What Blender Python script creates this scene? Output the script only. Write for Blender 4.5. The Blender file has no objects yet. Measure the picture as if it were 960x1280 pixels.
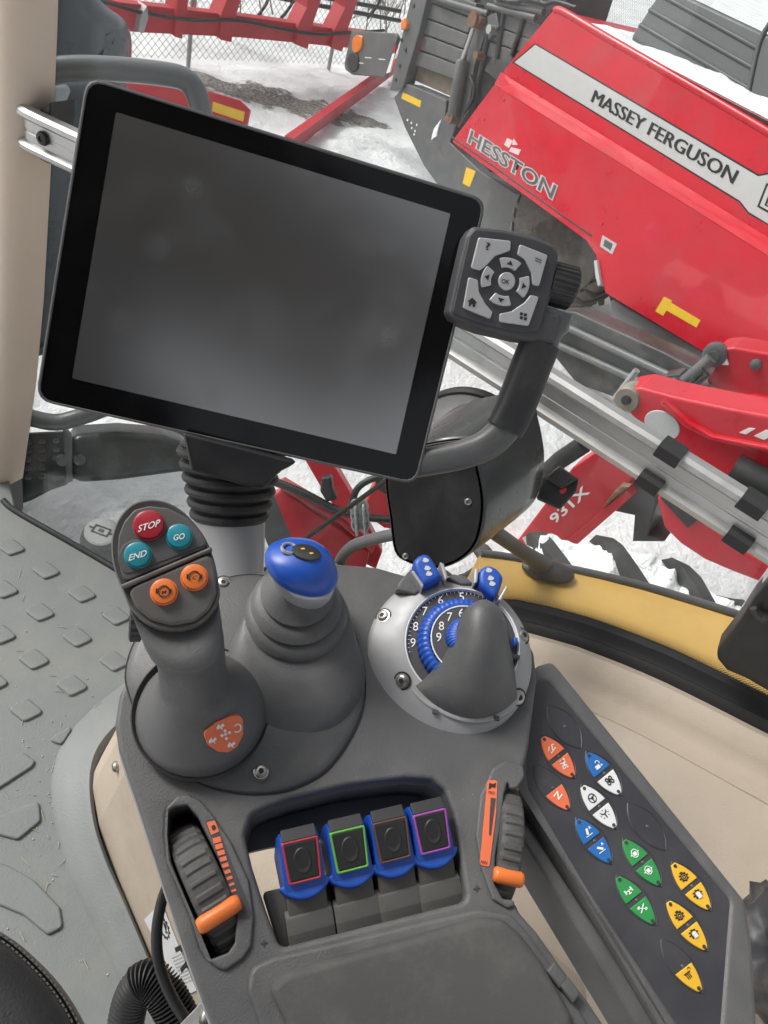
import bpy, bmesh, math, random
from mathutils import Vector as V, Matrix as MX, geometry
random.seed(7)
sc = bpy.context.scene
col = sc.collection
rad = math.radians

# ------------------------------------------------------------------ camera
PITCH, ROLL, FPX = rad(41.6), rad(20.0), 925.0        # looking down into the cab, phone held tilted
CAM = V((0, 0, 3.0))
FW = V((0, math.cos(PITCH), -math.sin(PITCH)))
R0 = V((1, 0, 0)); U0 = V((0, math.sin(PITCH), math.cos(PITCH)))
RT = R0*math.cos(ROLL) + U0*math.sin(ROLL)
UP = -R0*math.sin(ROLL) + U0*math.cos(ROLL)
cd = bpy.data.cameras.new('camera'); cam = bpy.data.objects.new('camera', cd); col.objects.link(cam)
cd.sensor_fit = 'VERTICAL'; cd.sensor_height = 36; cd.lens = 36*FPX/1280
cd.clip_start = 0.02; cd.clip_end = 3000
cam.matrix_world = MX(((RT.x, UP.x, -FW.x, CAM.x), (RT.y, UP.y, -FW.y, CAM.y), (RT.z, UP.z, -FW.z, CAM.z), (0, 0, 0, 1)))
sc.camera = cam

# ------------------------------------------------------------------ sky, sun, exposure (overcast winter day)
SUN_EL, SUN_AZ = rad(44), rad(-80)
w = bpy.data.worlds.new('World'); sc.world = w; w.use_nodes = True
nt = w.node_tree; nt.nodes.clear()
sky = nt.nodes.new('ShaderNodeTexSky'); sky.sky_type = 'NISHITA'; sky.sun_disc = False
sky.sun_elevation = SUN_EL; sky.sun_rotation = SUN_AZ; sky.air_density = 1.0; sky.dust_density = 6.0; sky.ozone_density = 0.6
hs = nt.nodes.new('ShaderNodeHueSaturation'); hs.inputs['Saturation'].default_value = 0.18
bg = nt.nodes.new('ShaderNodeBackground'); bg.inputs[1].default_value = 0.11
wo = nt.nodes.new('ShaderNodeOutputWorld')
nt.links.new(sky.outputs[0], hs.inputs['Color']); nt.links.new(hs.outputs[0], bg.inputs[0]); nt.links.new(bg.outputs[0], wo.inputs[0])
sl = bpy.data.lights.new('sun', 'SUN'); sl.energy = 1.4; sl.angle = rad(18); sl.color = (1, .97, .93)
so = bpy.data.objects.new('sun', sl); col.objects.link(so)
sd = V((math.sin(SUN_AZ)*math.cos(SUN_EL), math.cos(SUN_AZ)*math.cos(SUN_EL), math.sin(SUN_EL)))
so.rotation_euler = sd.to_track_quat('Z', 'Y').to_euler(); so.location = (0, 0, 12)
vs = sc.view_settings; vs.view_transform = 'Standard'; vs.look = 'None'; vs.gamma = 1; vs.use_curve_mapping = False
vs.exposure = 0.55

# ------------------------------------------------------------------ geometry helpers
def proj(p):
    v = V(p)-CAM; z = v.dot(FW); return V((480+FPX*v.dot(RT)/z, 640-FPX*v.dot(UP)/z))
def ray(x, y): return FW + RT*((x-480)/FPX) - UP*((y-640)/FPX)
def onz(x, y, z):
    d = ray(x, y); return CAM + d*((z-CAM.z)/d.z)
def at(x, y, dist): return CAM + ray(x, y).normalized()*dist
def Z(ox, oy, s, pts): return [(ox+a*s, oy+b*s) for a, b in pts]
def z1(*p): return Z(120, 600, .375, p)
def z2(*p): return Z(420, 670, .3125, p)
def z3(*p): return Z(120, 920, .375, p)
def z4(*p): return Z(320, 920, .375, p)
def z5(*p): return Z(620, 820, .3594, p)
def k2(*p): return Z(480, 0, .5, p)
def k3(*p): return Z(480, 240, .5, p)
def k4(*p): return Z(480, 480, .5, p)
def m6(*p): return Z(0, 640, .5, p)
def q3(*p): return Z(480, 0, .25, p)
def q5(*p): return Z(640, 620, 1/3, p)
def q4(*p): return Z(720, 380, .25, p)

class Pl:
    """a plane in the scene: pixel rays are cut with it to get real positions"""
    def __init__(s, O, n, u):
        s.O = V(O); s.n = V(n).normalized(); u = V(u); s.u = (u - s.n*u.dot(s.n)).normalized(); s.v = s.n.cross(s.u)
        s.M = MX(((s.u.x, s.v.x, s.n.x, s.O.x), (s.u.y, s.v.y, s.n.y, s.O.y), (s.u.z, s.v.z, s.n.z, s.O.z), (0, 0, 0, 1)))
    def w(s, x, y, h=0):
        d = ray(x, y); return CAM + d*(((s.O + s.n*h) - CAM).dot(s.n)/d.dot(s.n))
    def l(s, x, y, h=0):
        q = s.w(x, y, h) - s.O; return V((q.dot(s.u), q.dot(s.v)))
    def ls(s, pts, h=0): return [s.l(x, y, h) for x, y in pts]
    def l3(s, x, y, h=0):
        q = s.l(x, y, h); return V((q.x, q.y, h))
    def up(s, p): return s.O + s.u*p[0] + s.v*p[1] + s.n*(p[2] if len(p) > 2 else 0)
    def at(s, p):
        """matrix of this plane's axes moved to local point p"""
        m = s.M.copy(); m.translation = s.up(p); return m

def area(P): return sum(P[i].x*P[(i+1) % len(P)].y - P[(i+1) % len(P)].x*P[i].y for i in range(len(P)))/2
def rnd(P, r, n=4):
    """fillet the corners of a 2D loop"""
    P = [V(p) for p in P]; out = []; N = len(P)
    for i in range(N):
        p, a, b = P[i], P[i-1], P[(i+1) % N]
        da, db = a-p, b-p; la, lb = da.length, db.length
        if la < 1e-9 or lb < 1e-9: continue
        da /= la; db /= lb
        ri = r[i] if isinstance(r, (list, tuple)) else r
        c = max(-1, min(1, da.dot(db))); half = math.acos(c)/2
        t = min(ri/max(math.tan(half), .05), la*.48, lb*.48)
        if t < 1e-6 or half > 1.53: out.append(p); continue
        s, e = p+da*t, p+db*t
        for k in range(n+1):
            q = k/n; out.append(s*(1-q)**2 + p*2*q*(1-q) + e*q*q)
    return out
def cr(P, n=5, closed=True):
    """Catmull-Rom through points of any dimension"""
    P = [V(p) for p in P]; N = len(P); out = []
    for i in range(N if closed else N-1):
        if closed: a, b, c, d = P[i-1], P[i], P[(i+1) % N], P[(i+2) % N]
        else: a, b, c, d = P[max(i-1, 0)], P[i], P[i+1], P[min(i+2, N-1)]
        for k in range(n):
            t = k/n
            out.append(.5*((2*b) + (c-a)*t + (2*a-5*b+4*c-d)*t*t + (3*b-a-3*c+d)*t**3))
    if not closed: out.append(P[-1].copy())
    return out
def offs(P, d):
    """offset a ccw loop inward by d"""
    N = len(P); out = []
    for i in range(N):
        p, a, b = P[i], P[i-1], P[(i+1) % N]
        e1 = (p-a); e2 = (b-p)
        if e1.length < 1e-9 or e2.length < 1e-9: out.append(p.copy()); continue
        e1.normalize(); e2.normalize()
        n1 = V((-e1.y, e1.x)); n2 = V((-e2.y, e2.x)); m = n1+n2
        if m.length < 1e-6: out.append(p+n1*d); continue
        m.normalize(); out.append(p + m*(d/max(.45, m.dot(n1))))
    return out

def mesh(verts, faces, ang=35, uvs=None, mi=None):
    me = bpy.data.meshes.new('m'); me.from_pydata([tuple(v) for v in verts], [], faces)
    if mi: me.polygons.foreach_set('material_index', mi)
    me.validate()
    if ang:
        me.polygons.foreach_set('use_smooth', [True]*len(me.polygons)); me.set_sharp_from_angle(angle=rad(ang))
    return me
def prism(loops, h0, h1, bev=0, seg=3, bot=True, ang=40):
    """solid from 2D loops (first outer, rest holes), rounded upper rim"""
    if not isinstance(loops[0], (list, tuple)) or isinstance(loops[0], V): loops = [loops]
    verts, faces = [], []; prof = [(0, h0)]
    if bev > 0:
        for k in range(seg+1):
            a = k/seg*math.pi/2; prof.append((bev*(1-math.cos(a)), h1-bev+bev*math.sin(a)))
    else: prof.append((0, h1))
    tops, bots = [], []
    for li, L in enumerate(loops):
        L = [V(p[:2]) for p in L]
        if (area(L) < 0) != (li > 0): L.reverse()
        N = len(L); b0 = len(verts)
        for d, h in prof:
            for q in (offs(L, d) if d else L): verts.append((q.x, q.y, h))
        for r in range(len(prof)-1):
            for i in range(N):
                j = (i+1) % N; faces.append((b0+r*N+i, b0+r*N+j, b0+(r+1)*N+j, b0+(r+1)*N+i))
        tops.append(list(range(b0+(len(prof)-1)*N, b0+len(prof)*N))); bots.append(list(range(b0, b0+N)))
    for idx, flip in ((tops, False), (bots, True)):
        if flip and not bot: continue
        if len(idx) == 1 and len(idx[0]) <= 4:
            faces.append(tuple(idx[0][::-1] if flip else idx[0])); continue
        flat = [i for l in idx for i in l]
        for t in geometry.tessellate_polygon([[V((verts[i][0], verts[i][1], 0)) for i in l] for l in idx]):
            f = [flat[k] for k in t]
            a, b, c = (V(verts[i]) for i in f)
            if ((b-a).cross(c-a).z < 0) != flip: f.reverse()
            faces.append(tuple(f))
    return mesh(verts, faces, ang)
def loft(rings, cap0=True, cap1=True, closed=True, ang=40):
    verts = [v for r in rings for v in r]; N = len(rings[0]); faces = []
    for k in range(len(rings)-1):
        for i in range(N if closed else N-1):
            j = (i+1) % N; faces.append((k*N+i, k*N+j, (k+1)*N+j, (k+1)*N+i))
    if cap0: faces.append(tuple(reversed(range(N))))
    if cap1: faces.append(tuple(range((len(rings)-1)*N, len(rings)*N)))
    return mesh(verts, faces, ang)
def lathe(prof, seg=48, a0=0, a1=2*math.pi, rf=None, ang=35, ring=False):
    """surface of revolution round local z; rf(angle, k) scales the radius"""
    full = abs(a1-a0-2*math.pi) < 1e-6; n = seg if full else seg+1
    if ring: prof = list(prof)+[prof[0]]
    rings = []
    for k, (r, h) in enumerate(prof):
        rings.append([V((r*(rf(a, k) if rf else 1)*math.cos(a), r*(rf(a, k) if rf else 1)*math.sin(a), h)) for a in (a0+(a1-a0)*i/seg for i in range(n))])
    return loft(rings, prof[0][0] > 1e-5 and not ring, prof[-1][0] > 1e-5 and not ring, full, ang)
def frame_path(P):
    T = [(P[min(i+1, len(P)-1)]-P[max(i-1, 0)]).normalized() for i in range(len(P))]
    n = V((0, 0, 1)) if abs(T[0].z) < .9 else V((1, 0, 0)); out = []
    for t in T:
        n = (n - t*n.dot(t)).normalized(); out.append((n, t.cross(n)))
    return out
def tube(P, r, seg=10, ang=50, prof=None, cap=True):
    """tube through 3D points; r number or f(i, n); prof = 2D cross-section (unit) instead of circle"""
    P = [V(p) for p in P]; fr = frame_path(P); rings = []
    sec = prof or [(math.cos(2*math.pi*k/seg), math.sin(2*math.pi*k/seg)) for k in range(seg)]
    for i, p in enumerate(P):
        q = r(i, len(P)) if callable(r) else r; a, b = fr[i]
        rings.append([p + a*(c*q) + b*(s*q) for c, s in sec])
    return loft(rings, cap, cap, True, ang)
def box(a, b, bev=0):
    """axis-aligned box between two corners"""
    x0, y0, h0 = a; x1, y1, h1 = b
    return prism([V((x0, y0)), V((x1, y0)), V((x1, y1)), V((x0, y1))], h0, h1, bev)
def circ(c, r, n=32, r2=None): return [V((c[0]+r*math.cos(2*math.pi*k/n), c[1]+(r2 or r)*math.sin(2*math.pi*k/n))) for k in range(n)]
def rect(x0, y0, x1, y1): return [V((x0, y0)), V((x1, y0)), V((x1, y1)), V((x0, y1))]
def join(*ms):
    vs_, fs, sm = [], [], []
    for m in ms:
        b = len(vs_); vs_ += [v.co.copy() for v in m.vertices]; fs += [tuple(b+i for i in p.vertices) for p in m.polygons]
    return mesh(vs_, fs, 40)
def moved(me, M):
    me = me.copy(); me.transform(M); return me

WM = {}
def put(o, M, parent):
    o.matrix_basis = M; WM[o.name] = M
    if parent is not None:
        o.parent = parent; o.matrix_parent_inverse = WM[parent.name].inverted()
def tags(o, label=None, cat=None, group=None, kind=None):
    for k, v in (('label', label), ('category', cat), ('group', group), ('kind', kind)):
        if v: o[k] = v
    return o
def add(name, me, m, parent=None, M=None, label=None, cat=None, group=None, kind=None, wn=False):
    o = bpy.data.objects.new(name, me); col.objects.link(o)
    if me.name == 'm' or me.name.startswith('m.'): me.name = name
    if m is not None and not me.materials:
        for k in (m if isinstance(m, (list, tuple)) else [m]): me.materials.append(k)
    put(o, M.copy() if M else MX.Identity(4), parent)
    if wn:
        md = o.modifiers.new('wn', 'WEIGHTED_NORMAL'); md.keep_sharp = True
    return tags(o, label, cat, group, kind)
def thing(name, loc, label, cat, group=None):
    o = bpy.data.objects.new(name, None); col.objects.link(o); o.empty_display_size = .05
    put(o, MX.Translation(V(loc)), None); return tags(o, label, cat, group)
def part(name, pl, pts, h0, h1, m, parent, bev=0, fil=0, holes=(), smooth=False, href=None, **kw):
    """prism on plane pl from pixel outline; the outline is exact at height href (top by default)"""
    hr = h1 if href is None else href
    L = [pl.ls(pts, hr)] + [pl.ls(q, hr) for q in holes]
    if smooth: L = [cr(q, 5) for q in L]
    elif fil: L = [rnd(q, fil) for q in L]
    return add(name, prism(L, h0, h1, bev), m, parent, pl.M, wn=bev > 0, **kw)
def text_me(s, pl, c, wv, hv, h, th=.0003, bold=0.0):
    """lettering fitted to a box on plane pl: pixel centre c, pixel vectors for full width and letter height"""
    cu = bpy.data.curves.new('t', 'FONT'); cu.body = s; cu.offset = bold; cu.resolution_u = 3
    o = bpy.data.objects.new('t', cu); me = bpy.data.meshes.new_from_object(o)
    bpy.data.objects.remove(o); bpy.data.curves.remove(cu)
    xs = [v.co.x for v in me.vertices]; ys = [v.co.y for v in me.vertices]
    x0, x1, y0, y1 = min(xs), max(xs), min(ys), max(ys)
    A = pl.l(c[0]-wv[0]/2, c[1]-wv[1]/2, h); B = pl.l(c[0]+wv[0]/2, c[1]+wv[1]/2, h)
    D = pl.l(c[0]-hv[0]/2, c[1]-hv[1]/2, h); E_ = pl.l(c[0]+hv[0]/2, c[1]+hv[1]/2, h)
    cc = pl.l(c[0], c[1], h); a, b = B-A, E_-D
    for v in me.vertices:
        q = cc + a*((v.co.x-x0)/(x1-x0)-.5) + b*((v.co.y-y0)/(y1-y0)-.5); v.co = (q.x, q.y, h)
    if a.x*b.y-a.y*b.x < 0: me.flip_normals()
    return me
def heavy(name, s, pl, c, wv, hv, h, m, parent, step=.7):
    """bolder lettering: three slightly shifted layers in one mesh"""
    u = V(wv).normalized()*step
    me = join(*[text_me(s, pl, (c[0]+u.x*k, c[1]+u.y*k), wv, hv, h+.0006*(k+1)) for k in (-1, 0, 1)])
    return add(name, me, m, parent, pl.M)
def word(name, s, pl, c, wv, hv, h, m, parent, bold=0.0):
    return add(name, text_me(s, pl, c, wv, hv, h, bold=bold), m, parent, pl.M)

# ------------------------------------------------------------------ materials
MATS = {}
from mathutils.bvhtree import BVHTree
def surf(o, px, py):
    """point and normal where the pixel ray meets an object's mesh"""
    M = WM[o.name]; I = M.inverted(); a = I @ CAM; d = (I.to_3x3() @ ray(px, py)).normalized()
    t = BVHTree.FromPolygons([v.co for v in o.data.vertices], [p.vertices[:] for p in o.data.polygons])
    p, n, i, dd = t.ray_cast(a, d)
    n = (M.to_3x3() @ n).normalized()
    return M @ p, (n if n.dot(ray(px, py)) < 0 else -n)
def mat(name, c, rough=.5, metal=0, var=.08, vs_=12, bump=0, bs=900, bd=.0004, coat=0, spec=.5, dirt=None, ds=6, da=.5, speck=0):
    """procedural surface: base colour with soft variation, optional dirt colour in patches, fine grain"""
    if name in MATS: return MATS[name]
    m = bpy.data.materials.new(name); m.use_nodes = True; n = m.node_tree.nodes; L = m.node_tree.links
    b = n['Principled BSDF']; b.inputs['Roughness'].default_value = rough; b.inputs['Metallic'].default_value = metal
    b.inputs['Specular IOR Level'].default_value = spec
    if coat: b.inputs['Coat Weight'].default_value = coat; b.inputs['Coat Roughness'].default_value = .08
    tc = n.new('ShaderNodeTexCoord')
    no = n.new('ShaderNodeTexNoise'); no.inputs['Scale'].default_value = vs_; no.inputs['Detail'].default_value = 6; no.inputs['Roughness'].default_value = .62
    L.new(tc.outputs['Object'], no.inputs['Vector'])
    mx = n.new('ShaderNodeMix'); mx.data_type = 'RGBA'
    mx.inputs[6].default_value = tuple(min(1, k*(1-var)) for k in c)+(1,); mx.inputs[7].default_value = tuple(min(1, k*(1+var)) for k in c)+(1,)
    rp = n.new('ShaderNodeMapRange'); rp.inputs[1].default_value = .3; rp.inputs[2].default_value = .7
    L.new(no.outputs[0], rp.inputs[0]); L.new(rp.outputs[0], mx.inputs[0]); out = mx.outputs[2]
    rr = n.new('ShaderNodeMapRange'); rr.inputs[1].default_value = .3; rr.inputs[2].default_value = .7
    rr.inputs[3].default_value = max(.02, rough*.78); rr.inputs[4].default_value = min(1, rough*1.22); L.new(no.outputs[0], rr.inputs[0]); ro = rr.outputs[0]
    if dirt:
        n2 = n.new('ShaderNodeTexNoise'); n2.inputs['Scale'].default_value = ds; n2.inputs['Detail'].default_value = 9; n2.inputs['Roughness'].default_value = .7
        L.new(tc.outputs['Object'], n2.inputs['Vector'])
        r2 = n.new('ShaderNodeMapRange'); r2.inputs[1].default_value = .48; r2.inputs[2].default_value = .75; r2.inputs[4].default_value = da
        L.new(n2.outputs[0], r2.inputs[0]); m2 = n.new('ShaderNodeMix'); m2.data_type = 'RGBA'; m2.inputs[7].default_value = tuple(dirt)+(1,)
        L.new(r2.outputs[0], m2.inputs[0]); L.new(out, m2.inputs[6]); out = m2.outputs[2]
        m3 = n.new('ShaderNodeMix'); m3.inputs[3].default_value = .85; L.new(r2.outputs[0], m3.inputs[0]); L.new(ro, m3.inputs[2]); ro = m3.outputs[0]
    if speck:
        n4 = n.new('ShaderNodeTexNoise'); n4.inputs['Scale'].default_value = 330; n4.inputs['Detail'].default_value = 2; L.new(tc.outputs['Object'], n4.inputs['Vector'])
        n5 = n.new('ShaderNodeTexNoise'); n5.inputs['Scale'].default_value = 14; L.new(tc.outputs['Object'], n5.inputs['Vector'])
        ad = n.new('ShaderNodeMath'); ad.operation = 'MULTIPLY_ADD'; ad.inputs[1].default_value = .35; L.new(n5.outputs[0], ad.inputs[0]); L.new(n4.outputs[0], ad.inputs[2])
        r4 = n.new('ShaderNodeMapRange'); r4.inputs[1].default_value = speck; r4.inputs[2].default_value = speck+.05; r4.inputs[4].default_value = .75; L.new(ad.outputs[0], r4.inputs[0])
        m4 = n.new('ShaderNodeMix'); m4.data_type = 'RGBA'; m4.inputs[7].default_value = (.5, .48, .45, 1); L.new(r4.outputs[0], m4.inputs[0]); L.new(out, m4.inputs[6]); out = m4.outputs[2]
    L.new(out, b.inputs['Base Color']); L.new(ro, b.inputs['Roughness'])
    if bump:
        n3 = n.new('ShaderNodeTexNoise'); n3.inputs['Scale'].default_value = bs; n3.inputs['Detail'].default_value = 3
        L.new(tc.outputs['Object'], n3.inputs['Vector'])
        bp = n.new('ShaderNodeBump'); bp.inputs['Strength'].default_value = bump; bp.inputs['Distance'].default_value = bd
        L.new(n3.outputs[0], bp.inputs['Height']); L.new(bp.outputs[0], b.inputs['Normal'])
    MATS[name] = m; return m
PG = mat('console_plastic', (.097, .097, .098), .5, var=.10, vs_=25, bump=.6, bs=720, bd=.0006, dirt=(.2, .19, .175), ds=6, da=.45, speck=.965)
PGD = mat('dark_grey_plastic', (.052, .052, .057), .5, var=.06, bump=.35, bs=1500, bd=.0003, dirt=(.16, .15, .13), ds=14, da=.25)
PSTICK = mat('stick_plastic', (.092, .093, .094), .44, var=.08, vs_=30, bump=.5, bs=800, bd=.0005, dirt=(.19, .18, .165), ds=13, da=.4, speck=1.0)
PHEAD = mat('stick_head_plastic', (.096, .091, .086), .5, var=.05, bump=.3, bs=1800, bd=.0003)
BLK = mat('black_plastic', (.014, .014, .015), .42, var=.15, bump=.3, bs=1400, bd=.0003, dirt=(.08, .075, .07), ds=18, da=.25)
BLKM = mat('matte_black', (.02, .02, .021), .7, var=.15)
BLKR = mat('black_rubber', (.022, .022, .023), .55, var=.2, dirt=(.12, .12, .11), ds=20, da=.3)
RUB = mat('grey_rubber', (.075, .074, .072), .68, var=.1, bump=.4, bs=900, dirt=(.2, .18, .15), ds=30, da=.35, speck=.98)
BRUB = mat('lever_rubber', (.10, .096, .09), .7, var=.15, bump=.4, bs=1200, dirt=(.2, .17, .13), ds=60, da=.4)
BLUE = mat('blue_plastic', (.012, .075, .40), .38, var=.06, bump=.2, bs=1800, bd=.0002, dirt=(.1, .16, .36), ds=60, da=.2)
ORG = mat('orange_plastic', (.8, .19, .035), .4, var=.05, dirt=(.55, .15, .05), ds=90, da=.3)
ORGS = mat('orange_sticker', (.78, .17, .07), .45, var=.05)
TEAL = mat('teal_plastic', (.02, .24, .30), .32, var=.06)
CRIM = mat('crimson_plastic', (.36, .022, .035), .32, var=.08)
MUD = mat('caked_mud', (.19, .155, .11), .9, var=.35, vs_=14, bump=.6, bs=40, bd=.01, dirt=(.09, .085, .08), ds=7, da=.7)
PAN = mat('panel_plastic', (.040, .039, .046), .46, var=.08, bump=.35, bs=1500, bd=.0003, dirt=(.13, .125, .12), ds=9, da=.3, speck=.99)
WHT = mat('white_print', (.8, .8, .79), .5, var=.04)
INK = mat('black_print', (.02, .02, .02), .55, var=.05)
YELB = mat('yellow_key', (.78, .45, .03), .42, var=.05)
GRNB = mat('green_key', (.03, .27, .07), .42, var=.05)
BLUB = mat('blue_key', (.02, .14, .42), .42, var=.05)
WHTB = mat('white_key', (.72, .73, .73), .4, var=.03)
SILV = mat('satin_silver', (.33, .33, .335), .52, metal=.25, var=.06, vs_=60, bump=.1, bs=2500, bd=.0002)
SILVL = mat('light_silver_plastic', (.42, .42, .43), .35, metal=.35, var=.05)
CHR = mat('screw_steel', (.42, .40, .37), .34, metal=1, var=.2, vs_=300)
ALU = mat('anodised_aluminium', (.50, .50, .49), .42, metal=.7, var=.06, vs_=40, bump=.15, bs=700, bd=.0003)
POSTG = mat('post_grey_paint', (.34, .34, .35), .38, var=.04)
KEYS = mat('silver_keys', (.50, .50, .50), .38, metal=.3, var=.04)
BEI = mat('beige_plastic', (.47, .395, .315), .5, var=.06, vs_=6, bump=.55, bs=480, bd=.0009, dirt=(.3, .24, .18), ds=5, da=.5, speck=1.0)
BEIP = mat('pillar_beige', (.66, .55, .45), .62, var=.03, vs_=5, bump=.25, bs=900, bd=.0004)
MATF = mat('floor_mat_rubber', (.165, .18, .178), .55, var=.08, vs_=9, bump=.5, bs=300, bd=.0010, dirt=(.27, .255, .21), ds=4, da=.7, speck=.985)
LEA = mat('black_leather', (.016, .016, .017), .42, var=.15, bump=.5, bs=330, bd=.0008)
RED = mat('red_paint', (.57, .010, .026), .3, var=.09, vs_=3, coat=.2, spec=.4, dirt=(.42, .06, .07), ds=2.2, da=.55)
REDF = mat('red_paint_dusty', (.50, .016, .03), .42, var=.08, vs_=6, coat=.05, spec=.35, dirt=(.45, .12, .12), ds=4, da=.45)
DGR = mat('machine_grey_paint', (.10, .103, .108), .42, var=.1, vs_=6, dirt=(.25, .21, .165), ds=5, da=.5)
DGR2 = mat('machine_dark_grey', (.038, .04, .042), .5, var=.12, dirt=(.16, .14, .11), ds=6, da=.5)
BIN = mat('bin_plastic', (.085, .088, .092), .5, var=.06, vs_=5, bump=.3, bs=300, bd=.001)
HOOD = mat('hood_paint', (.095, .11, .125), .3, var=.08, vs_=5, coat=.4, dirt=(.3, .31, .32), ds=4, da=.4)
YEL = mat('yellow_paint', (.70, .425, .125), .42, var=.05, vs_=9, coat=.3, dirt=(.5, .31, .1), ds=8, da=.35)
YST = mat('yellow_sticker', (.78, .5, .03), .4, var=.06)
LGS = mat('silver_grey_decal', (.52, .53, .53), .4, var=.03)
TYRE = mat('tyre_rubber', (.11, .10, .088), .85, var=.2, vs_=15, bump=.5, bs=60, bd=.004, dirt=(.24, .2, .155), ds=8, da=.75)
TYRB = mat('dark_tyre_rubber', (.03, .03, .031), .8, var=.2, vs_=15, bump=.4, bs=90, bd=.003, dirt=(.2, .2, .2), ds=9, da=.35)
RUST = mat('rusty_steel', (.17, .09, .05), .8, var=.3, vs_=40, dirt=(.3, .25, .2), ds=20, da=.5)
GALV = mat('galvanised_wire', (.36, .37, .38), .5, metal=.5, var=.1)
AMB = mat('amber_lens', (.75, .2, .02), .25, var=.1, coat=.5)

def snow_mat():
    m = mat('snow', (.86, .87, .885), .75, var=.05, vs_=9, bump=.9, bs=38, bd=.02)
    b = m.node_tree.nodes['Principled BSDF']; b.inputs['Subsurface Weight'].default_value = 0
    return m
SNOW = snow_mat()
def glass_mat():
    m = bpy.data.materials.new('window_glass'); m.use_nodes = True; n = m.node_tree.nodes; L = m.node_tree.links; n.remove(n['Principled BSDF'])
    t = n.new('ShaderNodeBsdfTransparent'); t.inputs[0].default_value = (.93, .95, .94, 1)
    g = n.new('ShaderNodeBsdfGlossy'); g.inputs['Roughness'].default_value = .03
    lw = n.new('ShaderNodeLayerWeight'); lw.inputs[0].default_value = .5
    pw = n.new('ShaderNodeMath'); pw.operation = 'POWER'; pw.inputs[1].default_value = 4.5; L.new(lw.outputs['Facing'], pw.inputs[0])
    f = n.new('ShaderNodeMath'); f.operation = 'MULTIPLY_ADD'; f.inputs[1].default_value = .35; f.inputs[2].default_value = .02; L.new(pw.outputs[0], f.inputs[0])
    no = n.new('ShaderNodeTexNoise'); no.inputs['Scale'].default_value = 9; no.inputs['Detail'].default_value = 8
    d = n.new('ShaderNodeBsdfDiffuse'); d.inputs[0].default_value = (.75, .76, .76, 1)
    r = n.new('ShaderNodeMapRange'); r.inputs[1].default_value = .45; r.inputs[2].default_value = .8; r.inputs[3].default_value = .001; r.inputs[4].default_value = .03
    L.new(no.outputs[0], r.inputs[0])
    x = n.new('ShaderNodeMixShader'); y = n.new('ShaderNodeMixShader')
    L.new(f.outputs[0], x.inputs[0]); L.new(t.outputs[0], x.inputs[1]); L.new(g.outputs[0], x.inputs[2])
    L.new(r.outputs[0], y.inputs[0]); L.new(x.outputs[0], y.inputs[1]); L.new(d.outputs[0], y.inputs[2])
    L.new(y.outputs[0], n['Material Output'].inputs[0]); return m
GLASS = glass_mat()
def screen_mat(name, c, rough, smudge):
    m = mat(name, c, rough, var=.1, vs_=5, spec=.5); n = m.node_tree.nodes; L = m.node_tree.links; b = n['Principled BSDF']
    tc = n.new('ShaderNodeTexCoord'); v = n.new('ShaderNodeTexNoise'); v.inputs['Scale'].default_value = 16; v.inputs['Detail'].default_value = 7
    L.new(tc.outputs['Object'], v.inputs['Vector'])
    r = n.new('ShaderNodeMapRange'); r.inputs[1].default_value = .5; r.inputs[2].default_value = .72; r.inputs[3].default_value = rough; r.inputs[4].default_value = rough+smudge
    L.new(v.outputs[0], r.inputs[0])
    vo = n.new('ShaderNodeTexVoronoi'); vo.inputs['Scale'].default_value = 22; L.new(tc.outputs['Object'], vo.inputs['Vector'])
    r2 = n.new('ShaderNodeMapRange'); r2.inputs[1].default_value = .16; r2.inputs[2].default_value = .26; r2.inputs[3].default_value = .03; r2.inputs[4].default_value = 0; L.new(vo.outputs['Distance'], r2.inputs[0])
    ad = n.new('ShaderNodeMath'); ad.operation = 'ADD'; L.new(r.outputs[0], ad.inputs[0]); L.new(r2.outputs[0], ad.inputs[1])
    L.new(ad.outputs[0], b.inputs['Roughness']); return m
SCR = screen_mat('screen_glass', (.022, .022, .020), .22, .05)
SCR.node_tree.nodes['Principled BSDF'].inputs['IOR'].default_value = 5.0
SCRB = screen_mat('screen_border_glass', (.004, .004, .0045), .12, .14)
def frit_mat():
    m = bpy.data.materials.new('frit_dots'); m.use_nodes = True; n = m.node_tree.nodes; L = m.node_tree.links; b = n['Principled BSDF']
    b.inputs['Base Color'].default_value = (.008, .008, .008, 1); b.inputs['Roughness'].default_value = .3
    uv = n.new('ShaderNodeUVMap'); sp = n.new('ShaderNodeSeparateXYZ'); L.new(uv.outputs[0], sp.inputs[0])
    def mth(op, a, bb=None):
        k = n.new('ShaderNodeMath'); k.operation = op
        for i, s in enumerate((a, bb)):
            if s is None: continue
            if isinstance(s, (int, float)): k.inputs[i].default_value = s
            else: L.new(s, k.inputs[i])
        return k.outputs[0]
    PER = 2*math.pi/.0042
    a = mth('SINE', mth('MULTIPLY', sp.outputs[0], PER)); c = mth('SINE', mth('MULTIPLY', sp.outputs[1], PER))
    s = mth('ADD', mth('MULTIPLY', a, c), mth('MULTIPLY', mth('SUBTRACT', .5, sp.outputs[2] if False else mth('MULTIPLY', sp.outputs[1], 30)), 1.9))
    g = mth('GREATER_THAN', s, 0)
    t = n.new('ShaderNodeBsdfTransparent'); x = n.new('ShaderNodeMixShader')
    L.new(g, x.inputs[0]); L.new(t.outputs[0], x.inputs[1]); L.new(b.outputs[0], x.inputs[2]); L.new(x.outputs[0], n['Material Output'].inputs[0]); return m
FRIT = frit_mat()
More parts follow.
